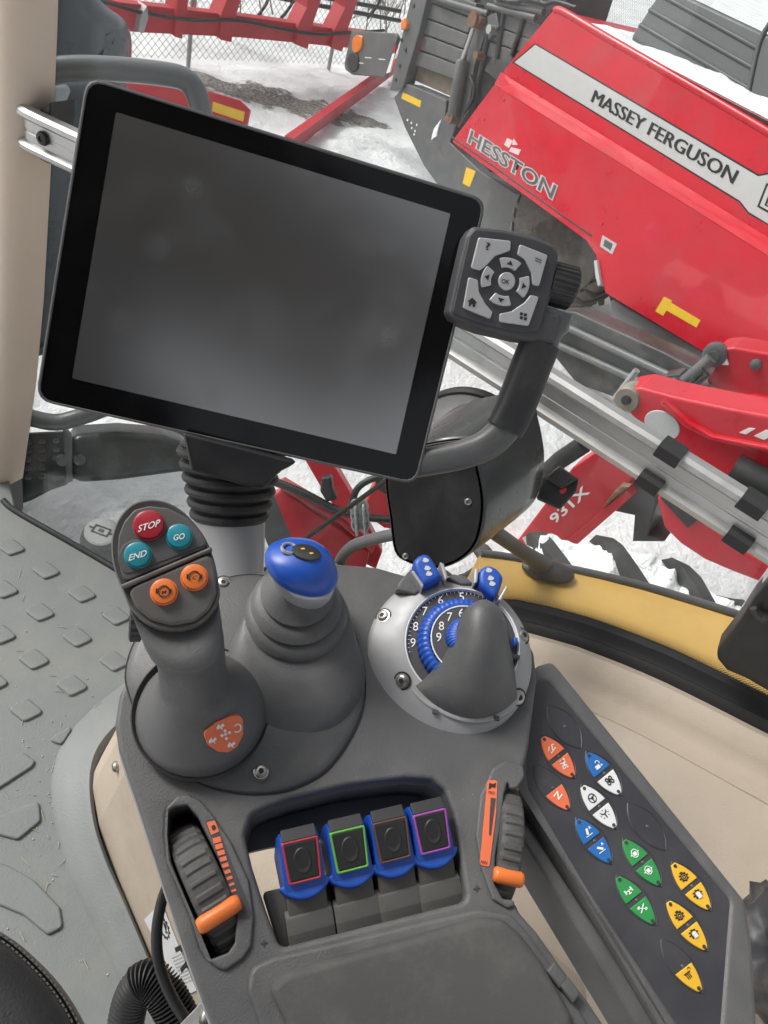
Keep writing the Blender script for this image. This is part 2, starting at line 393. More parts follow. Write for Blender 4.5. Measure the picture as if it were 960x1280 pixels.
# ------------------------------------------------------------------ main planes
ra, rb = onz(60, 170, 2.55), onz(930, 650, 2.55)              # the two ends of the rail along the side window
WD = (rb-ra).normalized(); WN = V((-WD.y, WD.x, 0))           # along the window (rearwards), outwards
W0 = ra + WN*.05
PW = Pl(W0, -WN, WD)                                           # window glass; +h is inside the cab
FLOOR = 1.75
PF = Pl((0, .6, FLOOR), (0, 0, 1), (1, 0, 0))
PC = Pl(at(400, 930, .55), (-.04, -math.sin(rad(14)), math.cos(rad(14))), (1, .2, 0))   # armrest top
def wpt(s, d, z): return V((W0.x, W0.y, 0)) + WD*s - WN*d + V((0, 0, z))   # s along window, d inwards, z height

# ------------------------------------------------------------------ ground: snow with a bare strip
def ground_mat():
    m = bpy.data.materials.new('snowy_ground'); m.use_nodes = True; n = m.node_tree.nodes; L = m.node_tree.links; b = n['Principled BSDF']
    b.inputs['Roughness'].default_value = .8
    tc = n.new('ShaderNodeTexCoord'); no = n.new('ShaderNodeTexNoise'); no.inputs['Scale'].default_value = 2.2; no.inputs['Detail'].default_value = 10; no.inputs['Roughness'].default_value = .68
    L.new(tc.outputs['Object'], no.inputs['Vector'])
    A, B = onz(215, 92, 0), onz(440, 142, 0); d = (B-A).normalized(); nn = V((-d.y, d.x, 0))
    def dot(vec):
        k = n.new('ShaderNodeVectorMath'); k.operation = 'DOT_PRODUCT'; k.inputs[1].default_value = vec; L.new(tc.outputs['Object'], k.inputs[0]); return k.outputs['Value']
    def mth(op, a, bb=None, cl=False):
        k = n.new('ShaderNodeMath'); k.operation = op; k.use_clamp = cl
        for i, s in enumerate((a, bb)):
            if s is None: continue
            if isinstance(s, (int, float)): k.inputs[i].default_value = s
            else: L.new(s, k.inputs[i])
        return k.outputs[0]
    across = mth('ABSOLUTE', mth('SUBTRACT', dot(nn), A.dot(nn)))
    along = mth('SUBTRACT', dot(d), B.dot(d))
    e = mth('ADD', mth('MULTIPLY', across, 1.6), mth('MAXIMUM', mth('MULTIPLY', along, .9), 0))
    s = mth('SUBTRACT', mth('ADD', .62, mth('MULTIPLY', mth('SUBTRACT', no.outputs[0], .5), 2.6)), e)
    mk = mth('MULTIPLY', s, 6, True)
    n2 = n.new('ShaderNodeTexNoise'); n2.inputs['Scale'].default_value = 30; n2.inputs['Detail'].default_value = 8; L.new(tc.outputs['Object'], n2.inputs['Vector'])
    cr_ = n.new('ShaderNodeValToRGB'); cr_.color_ramp.elements[0].color = (.08, .065, .05, 1); cr_.color_ramp.elements[1].color = (.42, .4, .37, 1)
    cr_.color_ramp.elements[0].position = .35; cr_.color_ramp.elements[1].position = .72
    L.new(n2.outputs[0], cr_.inputs[0])
    n3 = n.new('ShaderNodeTexNoise'); n3.inputs['Scale'].default_value = .8; n3.inputs['Detail'].default_value = 9; L.new(tc.outputs['Object'], n3.inputs['Vector'])
    c3 = n.new('ShaderNodeValToRGB'); c3.color_ramp.elements[0].color = (.70, .71, .725, 1); c3.color_ramp.elements[1].color = (.87, .875, .89, 1)
    c3.color_ramp.elements[0].position = .3; c3.color_ramp.elements[1].position = .6; L.new(n3.outputs[0], c3.inputs[0])
    mx = n.new('ShaderNodeMix'); mx.data_type = 'RGBA'; L.new(mk, mx.inputs[0]); L.new(c3.outputs[0], mx.inputs[6]); L.new(cr_.outputs[0], mx.inputs[7]); L.new(mx.outputs[2], b.inputs['Base Color'])
    bp = n.new('ShaderNodeBump'); bp.inputs['Strength'].default_value = .9; bp.inputs['Distance'].default_value = .14; L.new(no.outputs[0], bp.inputs['Height']); L.new(bp.outputs[0], b.inputs['Normal'])
    return m
def make_ground():
    vs_, fs = [], []; xs = []
    x = -1.
    core = [i*.12 for i in range(-150, 151)]
    axis = [-1500, -600, -250, -100, -45, -25] + core + [25, 45, 100, 250, 600, 1500]
    from mathutils import noise
    N = len(axis)
    for j, y in enumerate(axis):
        for i, x in enumerate(axis):
            f = 1 if abs(x) <= 18 and abs(y) <= 18 else 0
            z = f*(.06*noise.noise(V((x*.7, y*.7, 3))) + .05*noise.noise(V((x*2.1, y*2.1, 9))) + .03*noise.noise(V((x*4.7, y*4.7, 5)))) - .04*f
            vs_.append((x, y, z))
    for j in range(N-1):
        for i in range(N-1): fs.append((j*N+i, j*N+i+1, (j+1)*N+i+1, (j+1)*N+i))
    return mesh(vs_, fs, 180)
add('snowy_ground', make_ground(), ground_mat(), kind='structure')

# ------------------------------------------------------------------ cab floor with the rubber mat
fl = PF.ls([(10, 642), (158, 724), (300, 830), (420, 1000)], 0)
floor_out = [V((-1.5, 1.32)), PF.l(20, 640), PF.l(150, 715), PF.l(280, 800), V((.75, .62)), V((.75, -.7)), V((-1.5, -.7))]
mat_o = add('floor_mat', prism([floor_out], -.03, 0, .004), MATF, None, PF.M, kind='structure', wn=True)
tr0 = PF.ls(m6((150, 312), (195, 290), (235, 322), (190, 342)))
c0 = sum((V(p) for p in tr0), V((0, 0)))/4
tread = prism([rnd([p-c0 for p in tr0], .009)], -.001, .0048, .0034)
for cx, cy in m6((115, 148), (205, 206), (100, 252), (290, 262), (193, 315), (85, 370), (285, 375), (180, 435), (65, 497), (28, 90), (10, 195), (2, 308), (-20, 425), (-75, 252), (-90, 365), (270, 495)):
    p = PF.l(cx, cy); add('tread', tread, MATF, mat_o, PF.at((p.x, p.y, 0)), wn=True)
for pts in (((-60, 625), (60, 603), (90, 625), (80, 640), (-20, 705)), ((-60, 790), (15, 755), (98, 722), (102, 775), (45, 822), (-40, 800)),
            ((-60, 860), (20, 885), (85, 922), (150, 990), (158, 1040), (120, 1060), (60, 1010), (-60, 960)), ((118, 572), (175, 538), (179, 548), (155, 585))):
    add('tread', prism([rnd(PF.ls(m6(*pts)), .008)], -.001, .005, .003), MATF, mat_o, PF.M, wn=True)
# raised lip of the mat round the seat pedestal
lip_o = PF.ls(m6((320, 420), (230, 490), (160, 570), (128, 660), (135, 770), (170, 900), (220, 1010), (330, 1240), (400, 1400)))
lip_i = PF.ls(m6((360, 500), (285, 560), (240, 620), (224, 690), (232, 790), (262, 890), (310, 1000), (400, 1210), (480, 1380)))
ro, ri = cr(lip_o, 6, False), cr(lip_i, 6, False)
rings = []
for t, h in ((0, -.001), (.12, .006), (.5, .014), (.85, .028), (1, .033), (1.1, .026), (1.12, -.001)):
    rings.append([V((*(a*(1-t)+b*t), h)) for a, b in zip(ro, ri)])
add('mat_lip', loft(rings, False, False, False, 60), MATF, mat_o, PF.M)

# ------------------------------------------------------------------ window glass, seals, frit
win = thing('side_window', wpt(.5, 0, 1.63), 'large clear side window pane with black rubber seal and dotted edge', 'window')
glass_px = [(-80, -500), (30, -500), (30, 300), (8, 635), (140, 718), (300, 790), (500, 812), (640, 772), (760, 797), (860, 840), (990, 907), (1100, 967), (1300, 500), (1300, -500)]
add('glass_pane', prism([PW.ls(glass_px)], -.003, .003), GLASS, win, PW.M)
def strip(name, pl, A, B, h, m, parent, n=6, smooth=True):
    """flat ribbon between two pixel polylines, uv in metres (u along, v from A to B)"""
    a = cr(pl.ls(A, h), n, False); b = cr(pl.ls(B, h), n, False); vs_, fs, uv = [], [], []
    s = 0
    for i in range(len(a)):
        if i: s += (a[i]-a[i-1]).length
        vs_ += [(a[i].x, a[i].y, h), (b[i].x, b[i].y, h)]; uv += [(s, 0), (s, (b[i]-a[i]).length)]
    for i in range(len(a)-1): fs.append((2*i, 2*i+2, 2*i+3, 2*i+1))
    me = mesh(vs_, fs, 0); ul = me.uv_layers.new(name='UVMap')
    for lp in me.loops: ul.data[lp.index].uv = uv[lp.vertex_index]
    return add(name, me, m, parent, pl.M)
sealA = [(560, 765), (640, 753), (700, 768), (780, 793), (860, 828), (930, 865), (1010, 905), (1100, 950)]
sealB = [(560, 735), (640, 741), (690, 751), (740, 763), (790, 780), (840, 800), (893, 824), (960, 858), (1060, 905)]
strip('frit_band', PW, [(560, 768), (640, 758), (690, 769), (740, 782), (790, 800), (840, 820), (893, 845), (960, 878), (1060, 926)],
      [(560, 728), (640, 733), (690, 742), (740, 753), (790, 770), (840, 791), (893, 814), (960, 848), (1060, 896)], .0045, FRIT, win)
strip('frit_band', PW, [(62, -90), (58, 40), (54, 160), (48, 300), (42, 420), (26, 570), (19, 640)], [(84, -90), (76, 40), (68, 160), (62, 300), (56, 420), (40, 570), (32, 640)], .0045, FRIT, win)
def ledge(name, A, d0, B, d1, m, parent, z0=None):
    pass
# rubber seals as swept profiles along the sill
def sweep(name, s0, s1, prof, m, parent=None, n=24, dz=lambda s: 0, **kw):
    """profile [(d inward, z)] swept along the window from s0 to s1"""
    rings = []
    for k in range(n+1):
        s = s0+(s1-s0)*k/n
        rings.append([wpt(s, d, z+dz(s)) for d, z in prof])
    return add(name, loft(rings, True, True, True, 40), m, parent, **kw)
def sz(px, py):
    q = PW.w(px, py); return (q-W0).dot(WD), q.z
SEAL = [sz(*p) for p in [(560, 748), (640, 746), (690, 757), (740, 770), (790, 788), (840, 808), (893, 833), (960, 866), (1060, 914), (1300, 1020)]]
def seal_z(s):
    for (a, za), (b, zb) in zip(SEAL, SEAL[1:]):
        if s <= b: return za+(zb-za)*(s-a)/(b-a)
    return SEAL[-1][1]
seal_prof = [(.004, 0), (.012, .004), (.02, 0), (.024, -.012), (.03, -.016), (.036, -.012), (.042, -.016), (.046, -.028), (.046, -.06), (.004, -.06)]
sweep('rubber_seal', SEAL[0][0], 1.75, seal_prof, BLKM, win, 40, seal_z)
low = [PW.w(*p) for p in [(10, 628), (16, 646), (60, 672), (150, 722), (280, 790), (420, 840)]]
add('rubber_seal', tube(cr([PF.up((*PF.l(x, y), .002)) for x, y in [(4, 626), (20, 640), (85, 677), (150, 715), (215, 756), (280, 800)]], 5, False), .0065, 10), BLKM, win)

# ------------------------------------------------------------------ beige side trim under the window
tr_ = thing('side_trim', wpt(1.2, .3, FLOOR), 'moulded beige plastic side panel below the window seal', 'trim panel')
trim_prof = [(.046, -.026), (.058, -.012), (.072, -.006), (.086, -.012), (.096, -.026), (.104, -.036), (.115, -.04), (.128, -.037), (.142, -.036),
             (.17, -.046), (.22, -.07), (.28, -.105), (.36, -.165), (.43, -.25), (.47, -.36), (.48, -.50), (.44, -.50), (.2, -.40), (.046, -.3)]
sweep('panel', SEAL[0][0]-.25, 1.75, trim_prof, BEI, tr_, 40, lambda s: seal_z(max(s, SEAL[0][0])))
# pressed-in crease lines on the panel (slim raised beads)
def trim_h(d):
    for (a, za), (b, zb) in zip(trim_prof, trim_prof[1:]):
        if a <= d <= b: return za+(zb-za)*(d-a)/(b-a)
    return -.1
def bead(pts, r=.0022):
    P = [wpt(s, d, seal_z(s)+trim_h(d)+.0003) for s, d in cr([V(p) for p in pts], 8, False)]
    return add('crease', tube(P, r, 8), BEI, tr_)
bead([(.92, .135), (1.05, .137), (1.2, .14), (1.35, .143), (1.6, .145)], .0016)
bead([(.90, .15), (.96, .152), (1.03, .172), (1.10, .205), (1.14, .245)], .003)

# ------------------------------------------------------------------ beige pillar at the window front
pil = thing('cab_pillar', PW.w(0, 640), 'beige upholstered cab pillar beside the window', 'pillar')
pill_px = [(-140, -420), (66, -420), (61, -100), (58, 40), (55, 130), (50, 250), (44, 380), (36, 480), (20, 602), (-140, 640)]
part('cover', PW, pill_px, .012, .075, BEIP, pil, bev=.034, href=.03)
part('lower_trim', PW, [(-140, 632), (18, 598), (20, 640), (14, 652), (-140, 720)], .01, .062, PG, pil, bev=.014, href=.03)
part('edge_seal', PW, [(52, -420), (70, -420), (64, -100), (61, 40), (57, 140), (53, 250), (47, 380), (39, 485), (24, 600), (18, 648), (8, 640)], .004, .02, BLKM, pil, bev=.004, href=.01)
# ------------------------------------------------------------------ aluminium rail along the window
rail = thing('accessory_rail', wpt(.5, .05, 2.5), 'brushed aluminium accessory rail with black clips across the window', 'rail')
PR = Pl(ra - WN*0, -WN, WD)
rp_ = cr([onz(x, y, 2.55) for x, y in [(40, 158), (62, 171), (250, 258), (420, 332), (520, 384), (560, 409), (700, 497), (830, 579.5), (930, 643), (1060, 725), (1200, 814)]], 10, False)
hw = .030
sec = [(-hw, .0), (-hw, .014), (-hw+.004, .019), (-hw+.010, .020), (-hw+.013, .016), (-hw+.015, .0105), (-.004, .0105), (-.003, .0095), (0, .0095), (.001, .0105), (hw-.016, .0105), (hw-.014, .016), (hw-.010, .020), (hw-.004, .019), (hw, .014), (hw, .0)]
def rfr(i):
    t = (rp_[min(i+1, len(rp_)-1)]-rp_[max(i-1, 0)]).normalized(); n_ = V((t.y, -t.x, 0)).normalized()
    if n_.dot(WN) > 0: n_ = -n_
    return rp_[i], t, n_, V((0, 0, 1))
def rpt(i, o, h, dt=0):
    p, t, n_, u = rfr(i); return p + t*dt + n_*h + u*o
add('rail_extrusion', loft([[rpt(i, o, h) for o, h in sec] for i in range(len(rp_))], True, True, True, 30), ALU, rail)
def near(px, py): return min(range(len(rp_)), key=lambda i: (proj(rpt(i, 0, .01))-V((px, py))).length)
for px, py, side in ((842, 561, 1), (817, 604, -1), (947, 632, 1), (922, 674, -1)):
    o0, o1 = (hw-.018, hw+.003) if side > 0 else (-hw-.003, -hw+.018)
    i = min(range(len(rp_)), key=lambda i: (proj(rpt(i, (o0+o1)/2, .02))-V((px, py))).length)
    prof = [(o0, .011), (o0, .019), (o0+.004, .0245), (o1-.004, .0245), (o1, .02), (o1, -.001), (o0, -.001)]
    add('clip', loft([[rpt(i, o, h, k) for o, h in prof] for k in (-.014, -.013, .013, .014)], True, True, True, 40), BLKM, rail)
ib = near(56, 171); p, t, n_, u = rfr(ib)
add('bolt', lathe([(0.0001, .0), (.009, .0), (.010, .003), (.0085, .0065), (.004, .0075), (.0035, .0055), (0.0001, .0055)], 24), BLK, rail, MX.Translation(rpt(ib, 0, .0105)) @ n_.to_track_quat('Z', 'Y').to_matrix().to_4x4())
part('bracket', PR, [(34, 146), (62, 128), (60, 205), (50, 200), (36, 180)], -.045, -.001, BLK, rail, bev=.003)

# ------------------------------------------------------------------ outside handle tube, wiper, black arm at the window
wp = add('wiper_arm', tube([PW.w(300, 735, -.03), PW.w(400, 660, -.035), PW.w(500, 588, -.03), PW.w(560, 540, -.03)], .0045, 8), BLK,
    label='thin black wiper arm lying across the window behind the blue knob', cat='wiper')
gh = [PW.w(*p, .03) for p in [(424, 705), (430, 693), (442, 682), (470, 673), (505, 665), (560, 650)]]
add('grab_handle', tube(cr(gh, 5, False), .0095, 10), DGR, win)
# ------------------------------------------------------------------ armrest console
con = thing('armrest_console', PC.up((0, 0, -.1)), 'dark grey plastic armrest console with padded rest and lever pocket', 'armrest')
outer = [(300, 720), (350, 708), (410, 703), (470, 708), (540, 728), (620, 768), (668, 812), (672, 850), (662, 930), (656, 958), (640, 978), (631, 991), (627, 1032), (620, 1070), (618, 1104), (628, 1124), (645, 1128), (650, 1140),
         (672, 1165), (700, 1205), (735, 1250), (775, 1310), (800, 1420), (330, 1420), (278, 1318), (244, 1228), (206, 1115), (170, 1003), (148, 938), (143, 905), (149, 868), (168, 830), (205, 780)]
pocket = z4((-15, 262), (40, 236), (100, 215), (300, 165), (500, 140), (590, 146), (630, 180), (660, 260), (705, 550), (80, 706), (30, 570), (-12, 440), (-38, 330))
slotL = z3((240, 250), (262, 236), (305, 230), (340, 270), (380, 350), (440, 480), (470, 600), (462, 690), (440, 722), (380, 745), (355, 700), (320, 590), (250, 420), (236, 330))
slotR = z4((832, 112), (868, 108), (885, 125), (860, 190), (880, 300), (872, 440), (845, 470), (850, 545), (825, 545), (795, 490), (800, 400), (815, 300), (820, 190))
Lo = [rnd(PC.ls(outer), .012), rnd(PC.ls(pocket), .006), rnd(PC.ls(slotL), .003)]
add('shell', prism(Lo, -.034, 0, .0035), PG, con, PC.M, wn=True)
# side skirt and bright trim strip along the left edge
sk = [(300, 720), (205, 780), (168, 830), (149, 868), (143, 905), (148, 938), (170, 1003), (206, 1115), (244, 1228), (278, 1318), (330, 1420)]
S = cr(PC.ls(sk), 5, False)
def sidew(name, prof, m):
    rings = []
    P = [V((p.x, p.y)) for p in S]
    nr = []
    for i in range(len(P)):
        t = (P[min(i+1, len(P)-1)]-P[max(i-1, 0)]).normalized(); nr.append(V((t.y, -t.x)))
    sg = -1 if nr[len(nr)//2].dot(PC.l(400, 930)-P[len(nr)//2]) > 0 else 1
    return add(name, loft([[V((*(p+n*sg*o), h)) for o, h in prof] for p, n in zip(P, nr)], True, True, True, 40), m, con, PC.M)
sidew('side_skirt', [(-.012, -.034), (-.002, -.034), (-.0005, -.05), (-.004, -.085), (-.014, -.085)], PGD)
sidew('trim_strip', [(-.003, -.031), (.0012, -.030), (.0022, -.0325), (.0012, -.0352), (-.003, -.036)], SILV)
# pocket walls
def wall(name, loop, h0, h1, inset, m, parent, pl=PC, th=.0015):
    L = rnd(pl.ls(loop), .006)
    if area(L) < 0: L.reverse()
    a = offs(L, -.0008); b = offs(L, inset)
    rings = [[V((p.x, p.y, h0)) for p in a], [V((p.x, p.y, h1)) for p in b], [V((p.x, p.y, h1)) for p in offs(L, inset-th)], [V((p.x, p.y, h0)) for p in offs(L, -.0008-th)]]
    rings.append(rings[0]); return add(name, loft(rings, False, False, True, 30), m, parent, pl.M)
wall('pocket_wall', pocket, -.003, -.055, .002, PGD, con)
wall('slot_wall', slotL, -.003, -.05, 0, PGD, con)
part('slot_floor', PC, z3((220, 220), (360, 220), (500, 600), (480, 760), (360, 770), (225, 400)), -.056, -.05, BLKM, con, href=-.05)
part('pocket_back', PC, z4((-80, 400), (40, 372), (300, 330), (740, 290), (720, 40), (560, 40), (-80, 160)), -.052, -.045, PGD, con, href=-.045)
part('lever_base', PC, z4((20, 520), (640, 380), (712, 552), (80, 712)), -.034, -.026, BRUB, con, bev=.002, fil=.003, href=-.026)
# raised bezels round the thumb wheels
bzL = z3((232, 240), (270, 200), (310, 194), (350, 215), (390, 262), (450, 352), (510, 482), (526, 600), (518, 700), (490, 742), (430, 782), (404, 772), (375, 752), (330, 640), (235, 420), (228, 330))
Lb = [rnd(PC.ls(bzL, .003), .004), rnd(PC.ls(slotL, .003), .003)]
add('wheel_bezel', prism(Lb, -.002, .003, .0016), PG, con, PC.M, wn=True)
bzR = z4((835, 80), (893, 100), (896, 135), (872, 172), (850, 178), (840, 150), (828, 190), (817, 300), (800, 400), (795, 490), (824, 543), (862, 546), (864, 566), (840, 574), (790, 545), (752, 440), (734, 330), (748, 200), (790, 108))
Lb = [rnd(PC.ls(bzR, .003), .003)]
add('wheel_bezel', prism(Lb, -.002, .003, .0016), PG, con, PC.M, wn=True)
# seam lines round the bezels
# arm pad with its frame
frame = z4((-20, 770), (60, 735), (740, 575), (850, 590), (905, 650), (985, 760), (1110, 960), (1150, 1300), (60, 1300), (10, 960), (-30, 850))
padp = z4((46, 850), (62, 810), (110, 778), (755, 600), (830, 607), (890, 660), (960, 752), (1060, 930), (1100, 1300), (180, 1300), (100, 960))
part('pad_frame', PC, frame, -.002, .0035, PG, con, bev=.003, fil=.012)
part('arm_pad', PC, padp, .001, .012, RUB, con, bev=.006, fil=.014)
for a in ((205, 1110), (250, 1160)):
    q = PC.l(*z5(a)[0], .004); add('hinge_knuckle', box((-.006, -.004, -.002), (.006, .004, .009), .002), PG, con, PC.at((q.x, q.y, 0)) @ MX.Rotation(rad(-45), 4, 'Z'), wn=True)
# oval mound that carries the two sticks
mound = z1((430, 330), (520, 318), (600, 328), (700, 345), (790, 390), (835, 450), (880, 570), (897, 690), (880, 790), (830, 890), (760, 975), (660, 1028), (560, 1046), (450, 1040), (340, 1008), (240, 935), (160, 830), (112, 720), (100, 640), (130, 540), (200, 450), (300, 375))
mo = cr(PC.ls(mound, 0), 4)
if area(mo) < 0: mo.reverse()
cm = sum(mo, V((0, 0)))/len(mo)
rings = [[V((p.x, p.y, -.001)) for p in mo]]
for d, h in ((0, .001), (.0018, .003), (.006, .0048), (.014, .0062), (.028, .0095), (.042, .011)):
    rings.append([V((p.x, p.y, h)) for p in ([q + (cm-q).normalized()*d for q in mo])])
mnd = add('stick_mound', loft(rings, False, True, True, 60), PSTICK, con, PC.M)
add('groove', tube([V((p.x, p.y, .0006)) for p in mo+[mo[0]]], .0009, 6), BLKM, con, PC.M)
# screws
scr = lathe([(0, 0), (.0078, 0), (.0076, .0012), (.0062, .0014), (.006, .0022), (.0056, .0034), (.0045, .0041), (.0028, .0042), (.0026, .0022), (0, .0022)], 28)
star = []
for k in range(24):
    a = 2*math.pi*k/24; r = .00235+.0007*math.cos(6*a); star.append(V((r*math.cos(a), r*math.sin(a))))
starm = prism([star], .002, .0044)
cup = lathe([(.0076, .0001), (.0082, .0011), (.0098, .0012), (.0094, -.0002)], 28, ring=True)
for (x, y), h in zip(z1((550, 972), (862, 692), (425, 343)), (.0045, .0042, .003)):
    q, _n = surf(mnd, x, y); Mx = PC.M @ MX.Diagonal((.68, .68, .68, 1)); Mx.translation = q - PC.n*.0006
    s_ = add('screw', scr, CHR, con, Mx); add('socket', starm, BLKM, s_, Mx); add('screw_cup', cup, PGD, s_, Mx)
# printed scale beside the left wheel, tapering sticker beside the right wheel, plus signs
stL = z3((362, 280), (398, 276), (412, 320), (520, 590), (512, 606), (482, 612), (380, 330))
part('scale_label', PC, stL, .0028, .0033, PGD, con, fil=.002)
part('scale_mark', PC, z3((368, 288), (396, 281), (411, 318), (384, 330)), .003, .0037, ORGS, con, fil=.0006)
nb = 12
for k in range(nb):
    t = k/(nb-1); ax, ay = 390+(474-390)*t, 344+(576-344)*t; hh = 7.5*(1-t)+1.5; wl = 26*(1-t)+12*t
    part('scale_mark', PC, z3((ax-2, ay-hh+6), (ax-2+wl, ay-hh-1), (ax+wl+2, ay+hh-1), (ax+2, ay+hh+6)), .003, .0037, ORGS, con)
q = Pl(PC.O, PC.n, PC.u)
part('scale_glyph', PC, [p for p in cr(Z(0, 0, 1, z3((385, 300), (396, 297), (399, 308), (390, 314))), 4)], .003, .0041, INK, con)
part('scale_label', PC, z4((772, 146), (805, 148), (800, 260), (778, 436), (746, 430), (765, 220)), .0028, .0036, ORGS, con, fil=.002)
part('scale_wedge', PC, z4((783, 205), (799, 208), (783, 330), (777, 330), (780, 250)), .003, .004, PGD, con)
word('lettering', 'MAX', PC, z4((786, 189))[0], (8, 1.5), (1, -4), .0042, INK, con)
word('lettering', 'MIN', PC, z4((760, 421))[0], (8, 1.5), (1, -4), .0042, INK, con)
part('scale_glyph', PC, z4((778, 156), (790, 160), (800, 155), (797, 172), (788, 168), (776, 176)), .003, .0042, INK, con)
for c in ((26, 690), (736, 508)):
    (x, y), = z4(c)
    part('plus_mark', PC, [(x-4, y-.3), (x-.8, y-.8), (x-.9, y-4), (x+.7, y-4.2), (x+.8, y-1), (x+4, y-1.6), (x+4.1, y-.1), (x+.9, y+.6), (x+1, y+3.8), (x-.6, y+4), (x-.7, y+.8), (x-3.9, y+1.3)], -.0002, .0007, PGD, con)

# ------------------------------------------------------------------ thumb wheels
def thumb_wheel(name, cpx, dpx, R, wd, depth, label, marker, mlab):
    """ribbed wheel half sunk in its slot; dpx = pixel direction of rolling"""
    c = PC.l(*cpx, 0); d = (PC.l(cpx[0]+dpx[0], cpx[1]+dpx[1]) - c).normalized()
    t = thing(name, PC.up((c.x, c.y, -depth-R)), label, 'thumb wheel')
    ax = PC.u*d.y*-1 + PC.v*d.x          # across
    fw = PC.u*d.x + PC.v*d.y
    M = MX(((fw.x, PC.n.x, ax.x, 0), (fw.y, PC.n.y, ax.y, 0), (fw.z, PC.n.z, ax.z, 0), (0, 0, 0, 1)))
    if M.to_3x3().determinant() < 0: M = M @ MX.Diagonal((1, 1, -1, 1))
    M.translation = PC.up((c.x, c.y, -depth))
    rf = lambda a, k: (1 + (.035*max(0, math.sin(a*34))**.6 - .018) if 1 < k < 6 else 1)
    prof = [(0.001, -wd), (R*.86, -wd), (R*.95, -wd*.92), (R*.985, -wd*.7), (R, -wd*.3), (R, wd*.3), (R*.985, wd*.7), (R*.95, wd*.92), (R*.86, wd), (0.001, wd)]
    prof[1:1] = []
    wh = add('wheel', lathe(prof, 204, rf=lambda a, k: (1+.03*(math.sin(a*34) > 0) if 3 <= k <= 6 else 1), ang=30), RUB, t, M)
    a = marker
    Mm = M @ MX.Rotation(a, 4, 'Z')
    me = tube([V((R*1.015, 0, z)) for z in (-wd*1.22, -wd*1.15, -wd*.9, wd*.9, wd*1.15, wd*1.22)], lambda i, n: [.003, .0044, .0052, .0052, .0044, .003][i], 12)
    add('marker', me, ORG, t, Mm)
    return t
thumb_wheel('thumb_wheel', (257, 1106), (-50, -110), .044, .0115, .034, 'ribbed grey thumb wheel with orange marker beside the black cable', rad(116), '')
thumb_wheel('thumb_wheel', (637, 1050), (8, -110), .042, .0085, .032, 'slim ribbed thumb wheel with orange marker beside the button panel', rad(124), '')

# ------------------------------------------------------------------ four paddle levers
row = (PC.l(*z4((593, 505))[0], -.01) - PC.l(*z4((165, 620))[0], -.01)).normalized()
fwd = V((-row.y, row.x))
if fwd.dot(PC.l(480, 900)-PC.l(480, 1100)) < 0: fwd = -fwd
LVC = [('red', (.45, .04, .06), (155, 418)), ('green', (.14, .44, .07), (313, 382)), ('brown', (.12, .065, .05), (455, 350)), ('violet', (.34, .08, .38), (588, 322))]
def lever_parts(c, colm, t):
    x, y = row, fwd
    M = PC.M.copy()
    M = MX(((0,)*4,)*4)
    X = PC.u*x.x+PC.v*x.y; Y = PC.u*y.x+PC.v*y.y; N = PC.n
    O = PC.up((c.x, c.y, .0))
    M = MX(((X.x, Y.x, N.x, O.x), (X.y, Y.y, N.y, O.y), (X.z, Y.z, N.z, O.z), (0, 0, 0, 1)))
    w = .0150
    def side(prof, w0, w1=None, bev=.0015):
        """closed (y, z) profile extruded across; second half-width tapers the top"""
        w1 = w1 or w0; zs = [p[1] for p in prof]; a, b = min(zs), max(zs)
        P = rnd([V(p) for p in prof], .0022, 3)
        def hw(z): return w0+(w1-w0)*(z-a)/(b-a)
        rr = []
        for k, sx in ((.93, -1), (1, -.92), (1, .92), (.93, 1)):
            cen = sum(P, V((0, 0)))/len(P)
            rr.append([V((sx*hw(p.y), *(cen+(p-cen)*k))) for p in P])
        return loft(rr, True, True, True, 42)
    add('foot_block', side([(-.048, -.030), (-.024, -.030), (-.0235, -.0105), (-.0285, -.0065), (-.038, -.009), (-.048, -.0145)], w), BRUB, t, M)
    add('neck', side([(-.03, -.03), (-.004, -.03), (-.004, .0), (-.012, .0015), (-.0285, -.0075)], w*.84), BRUB, t, M)
    add('body', side([(-.0125, -.022), (.012, -.03), (.020, -.004), (.0195, .008), (.0165, .0125), (.0125, .0142), (-.011, .0052), (-.0165, .002), (-.0175, -.002)], w, w*.84), BLUE, t, M)
    # lip under the pad
    lip = [V((-w*1.0, -.0145)), V((-w*.5, -.0195)), V((0, -.021)), V((w*.5, -.0195)), V((w*1.0, -.0145)), V((w*.9, -.010)), V((-w*.9, -.010))]
    add('lip', prism([cr(lip, 4)], -.004, .0028, .0018), BLUE, t, M, wn=True)
    # coloured frame and pad lie on the sloping top face
    a = math.atan2(.0148-.0052, .0245)
    F = M @ MX.Translation((0, -.0115, .0053)) @ MX.Rotation(a, 4, 'X')
    q = [V((-w*.70, .0005)), V((w*.70, .0005)), V((w*.79, .0262)), V((-w*.79, .0262))]
    fr = rnd(q, .0018)
    add('frame', prism([fr, rnd(offs(q, .0015), .0010)], -.001, .0023, .0007), colm, t, F, wn=True)
    add('pad', prism([rnd(offs(q, .0009), .0012)], -.001, .0022, .0016), BLKR, t, F, wn=True)
    add('pad_fold', prism([rnd(rect(-w*.74, -.001, w*.74, .0075), .0012)], -.0012, .0011, .0005), BLKR, t, F @ MX.Translation((0, .0265, .0004)) @ MX.Rotation(rad(-38), 4, 'X'), wn=True)
    add('dimple', lathe([(0, .0019), (.0035, .0020), (.0050, .0028), (.0056, .0028), (.0064, .0020)], 24), BLKR, t, F @ MX.Translation((0, .0135, 0)) @ MX.Diagonal((.95, 1.3, 1, 1)))
